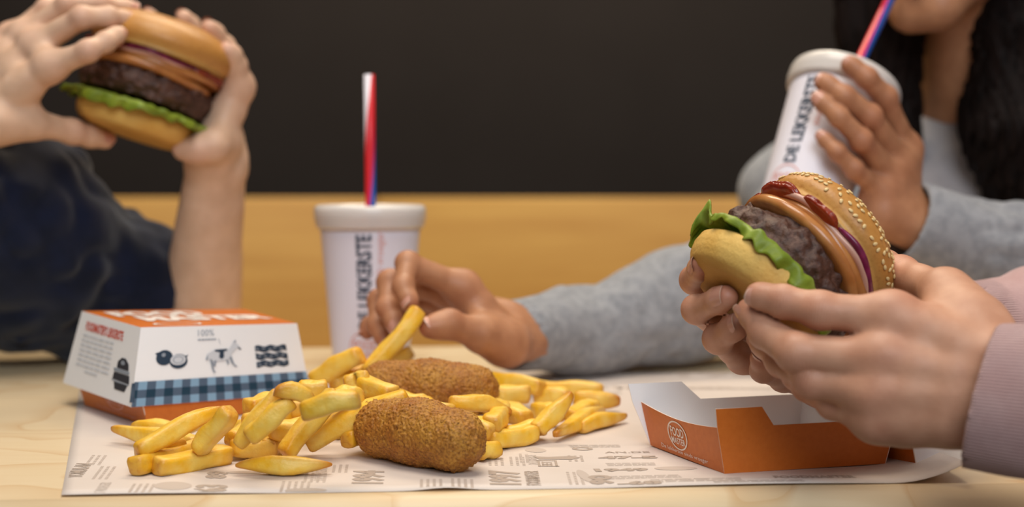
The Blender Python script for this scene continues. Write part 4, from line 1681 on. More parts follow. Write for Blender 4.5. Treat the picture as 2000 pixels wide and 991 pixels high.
def hand_mesh(Wp, side, F4, thumb, E, res=0.0012, sc=1.0, wr=0.0155, er=0.030, ew=0.016, palm_n=None, pr_scale=1.0, seed=0, arm=True):
    """Wp wrist, side unit vector from little-finger side to thumb side, F4 joints of index..little, thumb joints, E elbow-side end"""
    Wp, side, E = A3(Wp), nrm(side), A3(E)
    F4 = [[A3(p) for p in f] for f in F4]
    th = [A3(p) for p in thumb]
    offs = [0.0140, 0.0045, -0.0050, -0.0135]
    palm = []
    rm = [0.0118, 0.0120, 0.0112, 0.0100]
    Ws = [Wp + side * o * sc for o in offs]
    for i in range(4):
        palm.append(cone(Ws[i], F4[i][0], 0.0145 * sc * pr_scale, rm[i] * sc))
    for i in range(3):
        palm.append(cone(F4[i][0], F4[i + 1][0], rm[i] * 0.92 * sc, rm[i + 1] * 0.92 * sc))
        for s in (0.35, 0.7):
            palm.append(cone(lerp(Ws[i], F4[i][0], s), lerp(Ws[i + 1], F4[i + 1][0], s), 0.0125 * sc, 0.0125 * sc))
    mids = [lerp(f[0], Wp, 0.5) for f in F4]
    pn = nrm(np.cross(nrm((F4[1][0] - Wp)), side)) if palm_n is None else nrm(palm_n)   # towards the palm
    palm.append(cone(lerp(Ws[3], F4[3][0], 0.15) + pn * 0.006 * sc, lerp(Ws[3], F4[3][0], 0.75) + pn * 0.004 * sc, 0.0145 * sc, 0.0125 * sc))
    palm.append(cone(lerp(Ws[0], th[0], 0.5) + pn * 0.003, lerp(th[0], th[1], 0.85), 0.0165 * sc, 0.0125 * sc))
    palm.append(cone(Ws[0], th[0], 0.0155 * sc, 0.0165 * sc))
    palm.append(cone(th[1], lerp(F4[0][0], Ws[0], 0.35), 0.0085 * sc, 0.0095 * sc))
    palm.append(cone(lerp(th[0], th[1], 0.5), lerp(F4[0][0], Ws[0], 0.6), 0.011 * sc, 0.0115 * sc))
    for i in range(4):
        palm.append(cone(lerp(F4[i][0], Ws[i], 0.2) - pn * 0.0066 * sc, lerp(F4[i][0], Ws[i], 0.85) - pn * 0.0078 * sc, 0.0058 * sc, 0.0058 * sc))
        palm.append(ball(F4[i][0] - pn * 0.0014 * sc, rm[i] * 0.98 * sc))
    if arm:
        palm.append(cone(Wp + side * 0.0115 * sc, E + side * ew, wr * sc, er))
        palm.append(cone(Wp - side * 0.0115 * sc, E - side * ew, wr * sc, er))
        palm.append(cone(Wp, E, wr * sc, er))
    fing = []
    for i, f in enumerate(F4):
        k = FS[i] * sc
        tip = f[3] - nrm(f[3] - f[2]) * 0.0066 * k
        g = [cone(f[0], f[1], 0.0106 * k, 0.0091 * k), cone(f[1], f[2], 0.0091 * k, 0.0079 * k), cone(f[2], tip, 0.0080 * k, 0.0067 * k),
             ball(f[1], 0.0094 * k), ball(f[2], 0.0081 * k), ball(lerp(f[2], tip, 0.75), 0.0072 * k)]
        fing.append((g, 0.0035, 0.008))
    tip = th[3] - nrm(th[3] - th[2]) * 0.0082 * sc
    fing.append(([cone(th[0], th[1], 0.0150 * sc, 0.0118 * sc), cone(th[1], th[2], 0.0114 * sc, 0.0102 * sc), cone(th[2], tip, 0.0104 * sc, 0.0080 * sc), ball(th[2], 0.0109 * sc), ball(lerp(th[2], tip, 0.55), 0.0098 * sc)], 0.004, 0.010))
    allp = palm + [p for g in fing for p in g[0]]
    lo = np.min([b_prim(p)[0] for p in allp], 0)
    hi = np.max([b_prim(p)[1] for p in allp], 0)
    fd = Field(lo, hi, res)
    PG = fd.group(palm, 0.0075)
    G = PG.copy()
    for g, k, kj in fing:
        fg = fd.group(g, k)
        G = np.minimum(G, smin(PG, fg, kj))
    fd.displace(G, lambda X: 0.0004 * noise3(X, 90, seed) + 0.0007 * noise3(X, 38, seed + 3), 0.006)
    V, Q = surface_nets(fd, G)
    V = relax(V, Q, 2, 0.5)
    # attributes: redness, creases
    red = np.zeros(len(V))
    wu = np.zeros(len(V))
    wm = np.zeros(len(V))

    def dors(f):
        v1, t_ = nrm(f[1] - f[0]), nrm(f[3] - f[2])
        d = v1 - (v1 @ t_) * t_
        if np.linalg.norm(d) < 0.12:
            d = -pn - (-pn @ t_) * t_
        return nrm(d)
    for i, f in enumerate(F4 + [th]):
        k = (FS[i] if i < 4 else 1.15) * sc
        joints = [(f[1], nrm(f[2] - f[0]), 0.55), (f[2], nrm(f[3] - f[1]), 0.35)] if i < 4 else [(f[2], nrm(f[3] - f[1]), 0.4)]
        for J, dv, st in joints:
            d = dors(f)
            d = nrm(d - (d @ dv) * dv)
            r = V - J
            dist = np.linalg.norm(r, axis=1)
            dm = np.clip((r @ d) / (0.009 * k), 0, 1)
            red = np.maximum(red, 1.25 * st * np.exp(-(dist / (0.0115 * k)) ** 2) * (0.4 + 0.6 * dm))
            m = np.exp(-((r @ dv) / 0.0058) ** 2) * dm * (dist < 0.017 * k)
            rep = m > wm
            wm = np.where(rep, m, wm)
            wu = np.where(rep, r @ dv, wu)
        if i < 4:
            red = np.maximum(red, 0.42 * np.exp(-(np.linalg.norm(V - f[0] , axis=1) / 0.0155) ** 2))
        tipd = np.linalg.norm(V - f[3], axis=1)
        red = np.maximum(red, 0.5 * np.exp(-(tipd / 0.0125) ** 2))
    red *= 0.75 + 0.5 * noise3(V, 55, seed + 9)
    red = np.clip(red, 0, 1)
    nails = []
    for i, f in enumerate(F4 + [th]):
        k = (FS[i] if i < 4 else 1.18) * sc
        t_ = nrm(f[3] - f[2])
        d = dors(f)
        nails.append((f, k, t_, d))
    return V, Q, {'red': red, 'wu': wu, 'wm': wm}, nails


def nail_np(f, k, t_, d):
    s = np.cross(t_, d)
    tip = f[3] - t_ * 0.0066 * k
    r0 = 0.0071 * k
    V, Q = [], []
    nu, nv = 9, 9
    for j in range(nv):
        for i in range(nu):
            x = (i / (nu - 1)) * 2 - 1
            y = 0.94 * j / (nv - 2) if j < nv - 1 else 1.0
            hw = 0.92 * (0.72 + 0.28 * min(1, y * 4)) * (1 - 0.18 * max(0, y - 0.8) / 0.2)
            a = x * hw
            l_ = -0.0064 * k + 0.0099 * k * y + 0.0016 * k * (1 - x * x) * (1 if y > 0.5 else -1) * abs(2 * y - 1)
            rr = r0 * 1.035 * (1 - 0.05 * y)
            drop = 0.0022 * k * max(0, y - 0.45) ** 2
            V.append(tip + t_ * l_ + d * (rr * math.cos(a) - drop) + s * rr * math.sin(a))
    for j in range(nv - 1):
        for i in range(nu - 1):
            Q.append((j * nu + i, j * nu + i + 1, (j + 1) * nu + i + 1, (j + 1) * nu + i))
    mi = [1 if q // (nu - 1) >= nv - 2 else 0 for q in range(len(Q))]
    return np.array(V), np.array(Q), mi


def add_nails(nails, root, which=None):
    for i, n in enumerate(nails):
        if which is not None and i not in which:
            continue
        V, Q, mi = nail_np(*n)
        part('fingernail', np_mesh('fingernail', V, Q, [M['nail'], M['nail_tip']], mat_idx=mi), root)


def head_prims(o, f, u, s=1.0):
    f, u = nrm(f), nrm(u)
    u = nrm(u - (u @ f) * f)
    r = np.cross(f, u)

    def L(a, b, c):   # right, forward, up
        return A3(o) + (r * a + f * b + u * c) * s
    ax = [r, f, u]
    pr = [ell(L(0, -0.012, 0.028), A3((0.074, 0.094, 0.088)) * s, ax),
          ell(L(0, 0.030, -0.030), A3((0.058, 0.056, 0.078)) * s, ax),
          cone(L(-0.046, 0.012, -0.055), L(-0.014, 0.070, -0.096), 0.020 * s, 0.017 * s),
          cone(L(0.046, 0.012, -0.055), L(0.014, 0.070, -0.096), 0.020 * s, 0.017 * s),
          cone(L(-0.012, 0.072, -0.098), L(0.012, 0.072, -0.098), 0.018 * s, 0.018 * s),
          cone(L(0, 0.082, 0.012), L(0, 0.106, -0.032), 0.008 * s, 0.011 * s),
          cone(L(-0.009, 0.094, -0.036), L(0.009, 0.094, -0.036), 0.0085 * s, 0.0085 * s),
          ell(L(0, 0.080, -0.062), A3((0.026, 0.016, 0.016)) * s, ax),
          cone(L(-0.034, 0.062, 0.018), L(0.034, 0.062, 0.018), 0.022 * s, 0.022 * s),
          ell(L(-0.076, -0.008, -0.012), A3((0.008, 0.018, 0.032)) * s, ax), ell(L(0.076, -0.008, -0.012), A3((0.008, 0.018, 0.032)) * s, ax),
          ell(L(-0.04, 0.055, -0.025), A3((0.022, 0.024, 0.022)) * s, ax), ell(L(0.04, 0.055, -0.025), A3((0.022, 0.024, 0.022)) * s, ax)]
    sockets = [ell(L(-0.031, 0.088, 0.002), A3((0.0135, 0.013, 0.0065)) * s, ax), ell(L(0.031, 0.088, 0.002), A3((0.0135, 0.013, 0.0065)) * s, ax)]
    return pr, sockets, L, (r, f, u)


def lips_np(L, fr, s=1.0):
    r, f, u = fr
    ax = [r, f, u]
    fd = Field(L(0, 0.09, -0.07) - 0.045, L(0, 0.09, -0.07) + 0.045, 0.0015)
    G = fd.group([cone(L(-0.021, 0.084, -0.064), L(0, 0.0955, -0.0605), 0.003, 0.0055), cone(L(0.021, 0.084, -0.064), L(0, 0.0955, -0.0605), 0.003, 0.0055)], 0.003)
    G2 = fd.group([cone(L(-0.020, 0.084, -0.066), L(0, 0.094, -0.0715), 0.003, 0.0062), cone(L(0.020, 0.084, -0.066), L(0, 0.094, -0.0715), 0.003, 0.0062)], 0.003)
    return surface_nets(fd, np.minimum(G, G2))


def sdf_mesh(prims, k, res, disp=None, band=0.02, carve=(), ck=0.006, rl=1):
    lo = np.min([b_prim(p)[0] for p in prims], 0)
    hi = np.max([b_prim(p)[1] for p in prims], 0)
    fd = Field(lo - 0.01, hi + 0.01, res)
    G = fd.group(prims, k)
    if disp is not None:
        fd.displace(G, disp, band)
    if len(carve):
        fd.carve(G, carve, ck)
    V, Q = surface_nets(fd, G)
    if rl:
        V = relax(V, Q, rl, 0.5)
    return V, Q


def sleeve_np(pts, radii, cuff_dir, res=0.0025, wrinkle=0.004, wf=16, k=0.03, cuff_len=0.06, cuff_in=0.004, seed=0, hollow=0.03, flat=None):
    """pts from cuff (first) to shoulder; open at the cuff"""
    pts = [A3(p) for p in pts]
    prims = [cone(pts[i], pts[i + 1], radii[i], radii[i + 1]) for i in range(len(pts) - 1)]
    if flat is not None:
        sd, w = nrm(flat[0]), flat[1]
        prims += [cone(pts[i] + sd * w * q, pts[i + 1] + sd * w * q, radii[i], radii[i + 1]) for q in (-1, 1) for i in range(1)]
    lo = np.min([b_prim(p)[0] for p in prims], 0)
    hi = np.max([b_prim(p)[1] for p in prims], 0)
    fd = Field(lo - 0.01, hi + 0.01, res)
    G = fd.group(prims, k)
    ad = nrm(pts[1] - pts[0])

    def f(X):
        l_ = (X - pts[0]) @ ad
        w = np.clip((l_ - cuff_len * 0.6) / 0.04, 0, 1)
        Y = X.copy()
        n1 = noise3(X + 0.03 * noise3(X, 12, seed)[:, None], wf, seed)
        n2 = noise3(X, wf * 2.6, seed + 1)
        return w * (wrinkle * n1 - wrinkle * 0.7 * np.abs(n2)) + (1 - w) * 0.0006 * n2
    fd.displace(G, f, 0.02)
    # cuff opening
    p0 = pts[0]
    cut = ('cone', p0 - ad * 0.3, p0 - ad * 0.3, 0, 0)
    X = np.stack(np.meshgrid(*fd.ax, indexing='ij'), -1)
    cd = nrm(cuff_dir)
    G = np.maximum(G, ((p0 - X) @ cd).astype(np.float32))
    inner = [cone(p0 - ad * 0.02, p0 + ad * hollow, radii[0] - cuff_in, radii[0] - cuff_in)]
    if flat is not None:
        inner += [cone(p0 - ad * 0.02 + sd * w * q, p0 + ad * hollow + sd * w * q, radii[0] - cuff_in, radii[0] - cuff_in) for q in (-1, 1)]
    gi = fd.group(inner, 0.002)
    G = np.maximum(G, -gi)
    V, Q = surface_nets(fd, G)
    V = relax(V, Q, 1, 0.4)
    e1 = nrm(np.cross(ad, (0, 1, 0)))
    e2 = np.cross(ad, e1)
    if e2[1] > 0:
        e2 = -e2
    r = V - p0
    ca = np.arctan2(r @ e1, r @ e2)
    l_ = r @ cd
    cm = np.clip((cuff_len - l_) / 0.006, 0, 1)
    return V, Q, {'ca': ca, 'cm': cm}


# ---------- the person with pink cuffs (front right)
def pink_person():
    root = thing('person', 'person in pale pink sleeves holding the tipped sesame hamburger in both hands', 'person', (0.70, 0.82, FLOOR_Z))
    # right hand, back to the viewer
    Wr = P(1932, 762, .700)
    side = nrm(A3(P(1962, 650, .705)) - A3(P(1905, 868, .700)))
    F4 = [[P(1742, 622, .722), P(1602, 606, .728), P(1528, 589, .737), P(1456, 571, .746)],
          [P(1722, 704, .716), P(1556, 690, .728), P(1494, 648, .746), P(1448, 588, .760)],
          [P(1712, 768, .714), P(1585, 745, .728), P(1525, 705, .752), P(1475, 655, .778)],
          [P(1712, 818, .716), P(1625, 788, .732), P(1575, 758, .748), P(1535, 722, .766)]]
    th = [P(1900, 640, .722), P(1846, 572, .752), P(1760, 538, .800), P(1690, 505, .845)]
    E = lerp(P(1914, 774, .699), (0.47, 0.585, 0.045), 0.22)
    V1, Q1, a1, nails1 = hand_mesh(Wr, side, F4, th, E, 0.00115, 1.0, 0.0160, 0.0165, 0.012, seed=1)
    # left hand behind the burger
    Wl = P(1800, 668, .925)
    sideL = nrm(A3(P(1790, 600, .93)) - A3(P(1810, 740, .91)))
    G4 = [[P(1520, 640, .895), P(1410, 590, .868), P(1356, 547, .826), P(1373, 512, .788)],
          [P(1545, 690, .885), P(1420, 645, .850), P(1360, 604, .806), P(1430, 576, .770)],
          [P(1572, 728, .872), P(1450, 700, .842), P(1402, 662, .800), P(1452, 626, .774)],
          [P(1600, 756, .858), P(1530, 738, .832), P(1492, 722, .803), P(1487, 684, .788)]]
    thL = [P(1740, 600, .91), P(1690, 545, .905), P(1650, 505, .90), P(1625, 470, .895)]
    EL = lerp(P(1862, 645, .935), (0.50, 1.00, 0.06), 0.3)
    V2, Q2, a2, nails2 = hand_mesh(Wl, sideL, G4, thL, EL, 0.0014, 0.98, 0.0155, 0.022, 0.012, seed=4)
    rs, ls = A3((0.60, 0.66, 0.27)), A3((0.63, 0.99, 0.27))
    re, le = A3((0.47, 0.585, 0.045)), A3((0.50, 1.00, 0.06))
    hd, skt, L, fr = head_prims((0.62, 0.82, 0.50), (-0.93, 0.0, -0.35), (-0.3, 0, 1))
    coarse = hd + [cone((0.655, 0.82, 0.44), (0.68, 0.82, 0.30), 0.052, 0.055), cone((0.69, 0.72, 0.23), (0.69, 0.92, 0.23), 0.055, 0.055), cone((0.70, 0.82, 0.20), (0.74, 0.82, -0.18), 0.10, 0.10),
                   cone(re, rs, 0.030, 0.038), cone(le, ls, 0.030, 0.038), cone(E, re, 0.022, 0.034), cone(EL, le, 0.022, 0.034)]
    V3, Q3 = sdf_mesh(coarse, 0.02, 0.006, carve=skt)
    z = np.zeros(len(V3))
    V, Q, a = join_np([(V1, Q1, a1), (V2, Q2, a2), (V3, Q3, {'red': z, 'wu': z, 'wm': z})])
    part('body', np_mesh('body', V, Q, [M['skin_a']], a), root)
    add_nails(nails1, root)
    add_nails(nails2, root, (0, 1, 2, 3))
    # sleeves
    cdir = nrm(A3(re) - A3(Wr))
    c0 = A3(P(1914, 774, .699))
    pts = [c0, lerp(c0, re, 0.35), re, rs]
    V, Q, at = sleeve_np(pts, [0.0235, 0.0285, 0.045, 0.075], nrm(np.cross(side, np.cross(cdir, side))), 0.0019, 0.004, 20, 0.02, 0.035, 0.0022, 11, 0.02, (side, 0.0125))
    part('sleeve', np_mesh('sleeve', V, Q, [M['pink']], at), root, 'pink ribbed cuff and sleeve nearest the viewer')
    c1 = A3(P(1862, 645, .935))
    V, Q, at = sleeve_np([c1, lerp(c1, le, 0.4), le, ls], [0.030, 0.040, 0.050, 0.075], nrm(A3(le) - c1), 0.0028, 0.005, 18, 0.02, 0.03, 0.002, 12, 0.02)
    part('sleeve', np_mesh('sleeve', V, Q, [M['pink']], at), root)
    tor = [cone((0.70, 0.70, 0.22), (0.70, 0.94, 0.22), 0.092, 0.092), cone((0.70, 0.82, 0.20), (0.75, 0.82, -0.24), 0.135, 0.145), cone((0.72, 0.77, -.1), (0.75, 0.77, -.26), 0.12, 0.13), cone((0.72, 0.88, -.1), (0.75, 0.88, -.26), 0.12, 0.13), cone(rs, (0.69, 0.76, 0.24), 0.074, 0.08), cone(ls, (0.69, 0.9, 0.24), 0.074, 0.08)]
    V, Q = sdf_mesh(tor, 0.04, 0.008, lambda X: 0.006 * noise3(X, 11, 3))
    z = np.zeros(len(V))
    part('sweater', np_mesh('sweater', V, Q, [M['pink']], {'ca': z, 'cm': z}), root)
    lower_body(root, (0.76, 0.82), (-1, 0), 'denim')
    face_parts(root, L, fr)
    hair_cap(root, L, fr, False)
    return root


def lower_body(root, hip, d, mat):
    hip, d = A3((hip[0], hip[1], 0)), A3((d[0], d[1], 0))
    s = A3((-d[1], d[0], 0))
    pr = [cone(hip - s * 0.06 + (0, 0, -.25), hip + s * 0.06 + (0, 0, -.25), 0.12, 0.12)]
    for q in (-1, 1):
        kn = hip + d * 0.40 + s * 0.10 * q + (0, 0, -.235)
        an = hip + d * 0.36 + s * 0.11 * q + (0, 0, -.66)
        pr += [cone(hip + s * 0.09 * q + (0, 0, -.255), kn, 0.085, 0.062), cone(kn, an, 0.060, 0.042)]
        V, Q = sdf_mesh([cone(an + (0, 0, -.035), an + d * 0.14 + (0, 0, -.045), 0.040, 0.034), cone(an, an + (0, 0, -.03), 0.042, 0.042)], 0.02, 0.005)
        V[:, 2] = np.maximum(V[:, 2], FLOOR_Z + 0.001)
        part('shoe', np_mesh('shoe', V, Q, [M['shoe']]), root)
    V, Q = sdf_mesh(pr, 0.03, 0.008, lambda X: 0.004 * noise3(X, 14, 5))
    part('trousers', np_mesh('trousers', V, Q, [M[mat]]), root)
    st = thing('stool', {'denim': 'plain wooden stool under the person in pink', 'navy': 'plain wooden stool under the person in navy', 'grey': 'plain wooden stool under the dark-haired person'}[STOOL[0]], 'stool', (hip[0], hip[1], FLOOR_Z))
    Mx = Matrix.Translation((hip[0], hip[1], 0))
    part('seat', bevel_box('seat', (-0.18, -0.18, -0.425), (0.18, 0.18, -0.385), 0.008, M['oak'], 2, Mx), st)
    for a in (-0.15, 0.15):
        for b in (-0.15, 0.15):
            part('leg', bevel_box('leg', (a - 0.02, b - 0.02, FLOOR_Z), (a + 0.02, b + 0.02, -0.425), 0.003, M['oak'], 1, Mx), st)


STOOL = ['denim']


def face_parts(root, L, fr):
    V, Q = lips_np(L, fr)
    part('lips', np_mesh('lips', V, Q, [M['lip']]), root)
    for sx in (-1, 1):
        for nm, c, r_, mt in (('eye', L(0.031 * sx, 0.0715, 0.002), 0.0122, 'eye'), ('iris', L(0.031 * sx, 0.0795, 0.001), 0.0054, 'iris')):
            th = np.linspace(0, math.pi, 13)
            V, Q = lathe_np([(r_ * math.sin(t_), -r_ * math.cos(t_)) for t_ in th], 20)
            part(nm, np_mesh(nm, V + c, Q, [M[mt]]), root)
        V, Q = sdf_mesh([cone(L(0.016 * sx, 0.092, 0.023), L(0.045 * sx, 0.080, 0.026), 0.0035, 0.0025)], 0.001, 0.0012)
        part('eyebrow', np_mesh('eyebrow', V, Q, [M['hair']]), root)


def hair_cap(root, L, fr, long, extra=()):
    r, f, u = fr
    prims = [ell(L(0, -0.022, 0.040), (0.083, 0.098, 0.090), [r, f, u]), ell(L(0, -0.055, 0.0), (0.080, 0.070, 0.10), [r, f, u])]
    cut = [ell(L(0, 0.085, -0.035), (0.062, 0.075, 0.100), [r, f, u])]
    prims += list(extra)

    def dp(X):
        q = X - L(0, 0, 0)
        a = np.arctan2(q @ r, q @ f)
        return 0.0028 * np.sin(a * 46 + 3 * noise3(X, 22, 2)) + 0.004 * noise3(X, 30, 6) + 0.002 * np.sin((X[:, 0] + X[:, 1]) * 420 + 4 * noise3(X, 10, 4))
    V, Q = sdf_mesh(prims, 0.025, 0.0035, dp, 0.02, cut, 0.008)
    part('hair', np_mesh('hair', V, Q, [M['hair']]), root)


pink_person()


# ---------- the girl in grey
def grey_girl():
    root = thing('person', 'dark-haired person in grey cardigan drinking through a straw and picking a fry', 'person', (0.45, 1.55, FLOOR_Z))
    # right hand picking a fry
    Wr = P(992, 654, 1.082)
    side = nrm(A3(P(975, 690, 1.05)) - A3(P(985, 600, 1.10)))
    F4 = [[P(905, 562, 1.062), P(796, 516, 1.042), P(788, 562, 1.022), P(806, 604, 1.010)],
          [P(885, 568, 1.080), P(762, 552, 1.062), P(758, 604, 1.044), P(782, 652, 1.030)],
          [P(868, 580, 1.098), P(742, 588, 1.080), P(738, 636, 1.064), P(760, 680, 1.052)],
          [P(856, 598, 1.112), P(748, 618, 1.100), P(722, 636, 1.092), P(710, 662, 1.086)]]
    th = [P(985, 672, 1.052), P(938, 652, 1.032), P(876, 634, 1.016), P(820, 643, 1.004)]
    E = A3(P(1110, 650, 1.16))
    V1, Q1, a1, n1 = hand_mesh(Wr, side, F4, th, E, 0.0014, 0.98, 0.0155, 0.017, 0.008, seed=21)
    # left hand round the cup
    Wl = P(1737, 412, 1.130)
    sideL = nrm(A3(P(1790, 400, 1.15)) - A3(P(1690, 470, 1.11)))
    G4 = [[P(1768, 292, 1.150), P(1728, 192, 1.122), P(1692, 152, 1.112), P(1646, 116, 1.118)],
          [P(1752, 318, 1.138), P(1698, 228, 1.106), P(1648, 188, 1.098), P(1594, 152, 1.110)],
          [P(1735, 345, 1.128), P(1682, 275, 1.098), P(1638, 228, 1.093), P(1588, 184, 1.106)],
          [P(1718, 375, 1.120), P(1668, 330, 1.098), P(1634, 296, 1.094), P(1597, 258, 1.104)]]
    thL = [P(1750, 405, 1.160), P(1738, 345, 1.195), P(1720, 290, 1.230), P(1690, 250, 1.250)]
    EL = lerp(P(1766, 436, 1.137), (0.53, 1.17, 0.05), 0.3)
    V2, Q2, a2, n2 = hand_mesh(Wl, sideL, G4, thL, EL, 0.0014, 1.0, 0.0165, 0.0185, 0.008, seed=25)
    # head, face turned to the viewer's left and down
    f = nrm(_R * -0.62 + _F * -0.72 + _U * -0.20)
    u = nrm(_U * 1.0 + _R * -0.10 + _F * -0.16)
    chin = A3(P(1790, 40, 1.262))
    o = chin - f * 0.088 + u * 0.106
    hd, skt, L, fr = head_prims(o, f, u)
    rs, ls = A3((0.305, 1.45, 0.135)), A3((0.63, 1.43, 0.16))
    re, le = A3(P(1560, 540, 1.28)), A3((0.53, 1.17, 0.05))
    nb = A3(P(1905, 260, 1.42))
    coarse = hd + [cone(L(0, -0.03, -0.05), nb, 0.050, 0.052), cone(nb, nb + (0, 0.02, -0.06), 0.056, 0.08), cone(lerp(rs, ls, 0.2), lerp(rs, ls, 0.8), 0.045, 0.045), cone((0.43, 1.47, 0.08), (0.43, 1.58, -0.2), 0.09, 0.10),
                   cone(re, rs, 0.028, 0.034), cone(le, ls, 0.028, 0.036), cone(E, re, 0.022, 0.033), cone(EL, le, 0.022, 0.033)]
    V3, Q3 = sdf_mesh(coarse, 0.016, 0.0045, carve=skt)
    z = np.zeros(len(V3))
    V, Q, a = join_np([(V1, Q1, a1), (V2, Q2, a2), (V3, Q3, {'red': z, 'wu': z, 'wm': z})])
    part('body', np_mesh('body', V, Q, [M['skin_b']], a), root)
    add_nails(n1, root)
    add_nails(n2, root, (0, 1, 2, 3))
    face_parts(root, L, fr)
    # cardigan sleeves
    c0 = A3(P(992, 656, 1.10))
    V, Q, at = sleeve_np([c0, P(1120, 650, 1.165), P(1330, 590, 1.225), re, rs], [0.0275, 0.0325, 0.0465, 0.056, 0.055], nrm(A3(E) - c0), 0.0028, 0.005, 20, 0.012, 0.03, 0.003, 31, 0.012)
    V[:, 2] = np.maximum(V[:, 2], 0.0012)
    part('sleeve', np_mesh('sleeve', V, Q, [M['grey']], at), root, 'grey cardigan sleeve lying along the table')
    c1 = A3(P(1766, 436, 1.137))
    V, Q, at = sleeve_np([c1, lerp(c1, le, 0.45), le, ls], [0.036, 0.040, 0.050, 0.075], nrm(A3(EL) - A3(Wl)), 0.0025, 0.007, 22, 0.03, 0.05, 0.005, 33, 0.015)
    part('sleeve', np_mesh('sleeve', V, Q, [M['grey']], at), root)
    # tee shirt
    tee = [cone((0.40, 1.45, 0.12), (0.53, 1.44, 0.13), 0.080, 0.080), cone((0.42, 1.45, 0.10), (0.44, 1.60, -0.24), 0.115, 0.13), cone(nb + (-0.005, -0.004, -0.028), nb + (-0.01, -0.012, -0.13), 0.060, 0.075)]
    V, Q = sdf_mesh(tee, 0.04, 0.0045, lambda X: 0.005 * noise3(X, 18, 3) - 0.003 * np.abs(noise3(X, 34, 8)))
    part('tee_shirt', np_mesh('tee_shirt', V, Q, [M['tee']]), root, 'pale grey round-necked top')
    # cardigan fronts
    for sx, pts in ((-1, [(0.335, 1.42, 0.12), (0.335, 1.40, 0.06), (0.335, 1.47, -0.22)]), (1, [(0.57, 1.40, 0.18), (0.565, 1.37, 0.08), (0.57, 1.48, -0.22)])):
        V, Q = sdf_mesh([cone(pts[0], pts[1], 0.058, 0.06), cone(pts[1], pts[2], 0.06, 0.075), cone(pts[0], rs if sx < 0 else ls, 0.06, 0.074)], 0.03, 0.005, lambda X: 0.005 * noise3(X, 18, 13))
        part('cardigan_front', np_mesh('cardigan_front', V, Q, [M['grey']]), root)
    STOOL[0] = 'grey'
    lower_body(root, (0.43, 1.66), (0, -1), 'denim')
    # long hair: left curtain behind the cup, right curtain in front of the shoulder
    ex = []
    for dx, r_ in ((0, 0.026), (0.03, 0.022), (0.05, 0.02)):
        ex += [cone(P(1690 + dx * 600, -120, 1.36), P(1700 + dx * 700, 60, 1.355), 0.034, r_), cone(P(1700 + dx * 700, 60, 1.355), P(1712 + dx * 900, 300, 1.37), r_, 0.020)]
    for (ua, ub, uc, ud, Dd) in ((1985, 1962, 1948, 1975, 1.34), (2020, 1995, 1975, 2010, 1.33), (2060, 2040, 2020, 2050, 1.33), (2100, 2090, 2075, 2100, 1.35)):
        ex += [cone(P(ua, -160, Dd), P(ub, 60, Dd - .01), 0.030, 0.026), cone(P(ub, 60, Dd - .01), P(uc, 250, Dd - .02), 0.026, 0.030), cone(P(uc, 250, Dd - .02), P(ud, 450, Dd - .02), 0.030, 0.014)]
    hair_cap(root, L, fr, True, ex)


grey_girl()


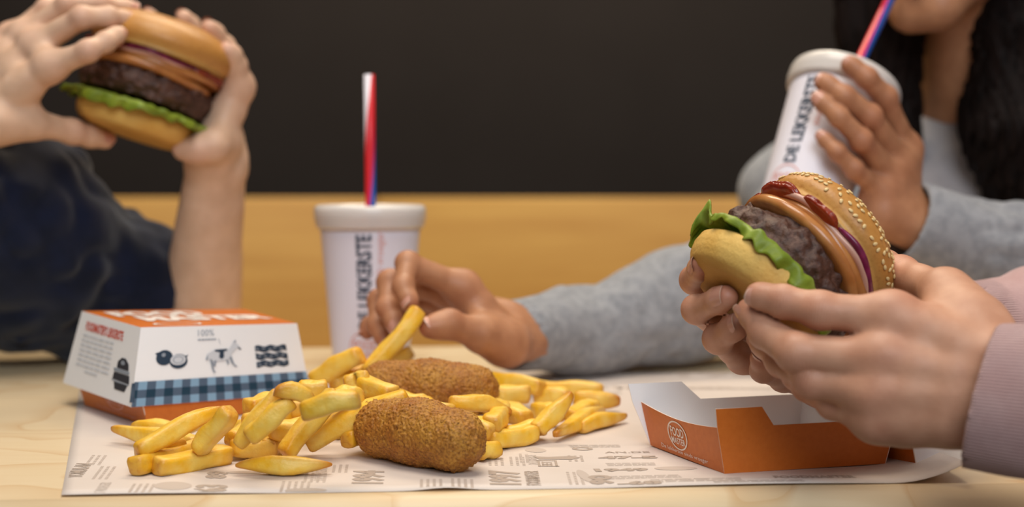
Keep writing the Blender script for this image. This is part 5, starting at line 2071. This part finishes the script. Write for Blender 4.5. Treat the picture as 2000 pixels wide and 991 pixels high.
# ---------- the person in navy (left)
def navy_person():
    root = thing('person', 'person in navy sleeves with bare forearm lifting the seedless hamburger', 'person', (-0.72, 1.25, FLOOR_Z))
    D0 = 1.10
    Wl = P(-70, 235, 1.115)
    side = nrm(A3(P(-30, 290, 1.09)) - A3(P(-100, 150, 1.14)))
    F4 = [[P(98, 130, 1.090), P(172, 100, 1.080), P(206, 82, 1.090), P(240, 62, 1.106)],
          [P(72, 88, 1.112), P(160, 34, 1.098), P(212, 32, 1.108), P(262, 40, 1.125)],
          [P(48, 70, 1.135), P(130, 8, 1.125), P(200, 6, 1.132), P(272, 20, 1.150)],
          [P(20, 72, 1.155), P(90, 15, 1.150), P(150, 2, 1.158), P(205, 8, 1.170)]]
    th = [P(-5, 240, 1.095), P(62, 240, 1.108), P(140, 258, 1.135), P(220, 278, 1.165)]
    E = A3((-0.60, 1.22, 0.09))
    V1, Q1, a1, n1 = hand_mesh(Wl, side, F4, th, E, 0.0016, 0.94, 0.0185, 0.030, 0.014, seed=41, pr_scale=1.2)
    # right hand behind the burger, forearm standing on the table
    Wr = P(424, 318, 1.195)
    sideR = nrm(A3(P(390, 300, 1.17)) - A3(P(470, 330, 1.215)))
    G4 = [[P(468, 170, 1.180), P(460, 128, 1.168), P(452, 108, 1.160), P(436, 88, 1.150)],
          [P(450, 160, 1.215), P(436, 90, 1.215), P(420, 65, 1.205), P(400, 45, 1.190)],
          [P(435, 165, 1.240), P(392, 75, 1.250), P(372, 48, 1.240), P(350, 25, 1.225)],
          [P(418, 180, 1.262), P(345, 95, 1.275), P(312, 55, 1.268), P(284, 18, 1.25)]]
    thR = [P(430, 275, 1.185), P(415, 285, 1.160), P(385, 293, 1.155), P(338, 294, 1.158)]
    ER = P(390, 625, 1.275)
    V2, Q2, a2, n2 = hand_mesh(Wr, sideR, G4, thR, ER, 0.0018, 0.99, 0.0165, 0.030, 0.010, seed=45, pr_scale=1.15)
    rs, ls = A3((-0.57, 1.12, 0.22)), A3((-0.72, 1.42, 0.24))
    hd, skt, L, fr = head_prims((-0.64, 1.28, 0.48), (0.93, -0.1, -0.3), (0.3, 0, 1))
    le = A3((-0.60, 1.24, 0.06))
    coarse = hd + [cone((-0.675, 1.28, 0.42), (-0.70, 1.28, 0.28), 0.054, 0.056), cone(lerp(rs, ls, 0.2), lerp(rs, ls, 0.8), 0.05, 0.05), cone((-0.71, 1.26, 0.16), (-0.74, 1.26, -0.18), 0.10, 0.10), cone(le, ls, 0.030, 0.038), cone(E, le, 0.030, 0.034), cone(ER, lerp(ER, rs, 0.4), 0.032, 0.026), cone(lerp(ER, rs, 0.4), rs, 0.026, 0.040)]
    V3, Q3 = sdf_mesh(coarse, 0.02, 0.006, carve=skt)
    z = np.zeros(len(V3))
    V, Q, a = join_np([(V1, Q1, a1), (V2, Q2, a2), (V3, Q3, {'red': z, 'wu': z, 'wm': z})])
    part('body', np_mesh('body', V, Q, [M['skin_c']], a), root)
    add_nails(n1, root)
    add_nails(n2, root, (0, 1, 2, 3))
    # sleeve of the standing arm, pushed up past the elbow
    e0 = A3(P(345, 585, 1.27))
    V, Q, at = sleeve_np([e0, P(225, 552, 1.26), P(60, 490, 1.22), rs], [0.046, 0.062, 0.080, 0.095], nrm(A3(P(150, 540, 1.25)) - e0), 0.004, 0.013, 17, 0.02, 0.01, 0.003, 51, 0.02)
    V[:, 2] = np.maximum(V[:, 2], 0.0012)
    part('sleeve', np_mesh('sleeve', V, Q, [M['navy']], at), root, 'navy sleeve pushed up to the elbow on the table')
    c1 = A3(P(-95, 250, 1.13))
    V, Q, at = sleeve_np([c1, lerp(c1, le, 0.5), le, ls], [0.042, 0.050, 0.060, 0.085], nrm(E - c1), 0.004, 0.008, 16, 0.03, 0.02, 0.003, 53, 0.03)
    part('sleeve', np_mesh('sleeve', V, Q, [M['navy']], at), root)
    tor = [cone((-0.68, 1.16, 0.19), (-0.72, 1.38, 0.20), 0.095, 0.095), cone((-0.70, 1.26, 0.18), (-0.76, 1.26, -0.24), 0.14, 0.15), cone(rs, (-0.68, 1.2, 0.2), 0.085, 0.09), cone(ls, (-0.70, 1.34, 0.2), 0.08, 0.09)]
    V, Q = sdf_mesh(tor, 0.04, 0.008, lambda X: 0.007 * noise3(X, 11, 3))
    part('sweater', np_mesh('sweater', V, Q, [M['navy']]), root)
    STOOL[0] = 'navy'
    lower_body(root, (-0.78, 1.26), (1, 0), 'denim')
    face_parts(root, L, fr)
    hair_cap(root, L, fr, False)


navy_person()
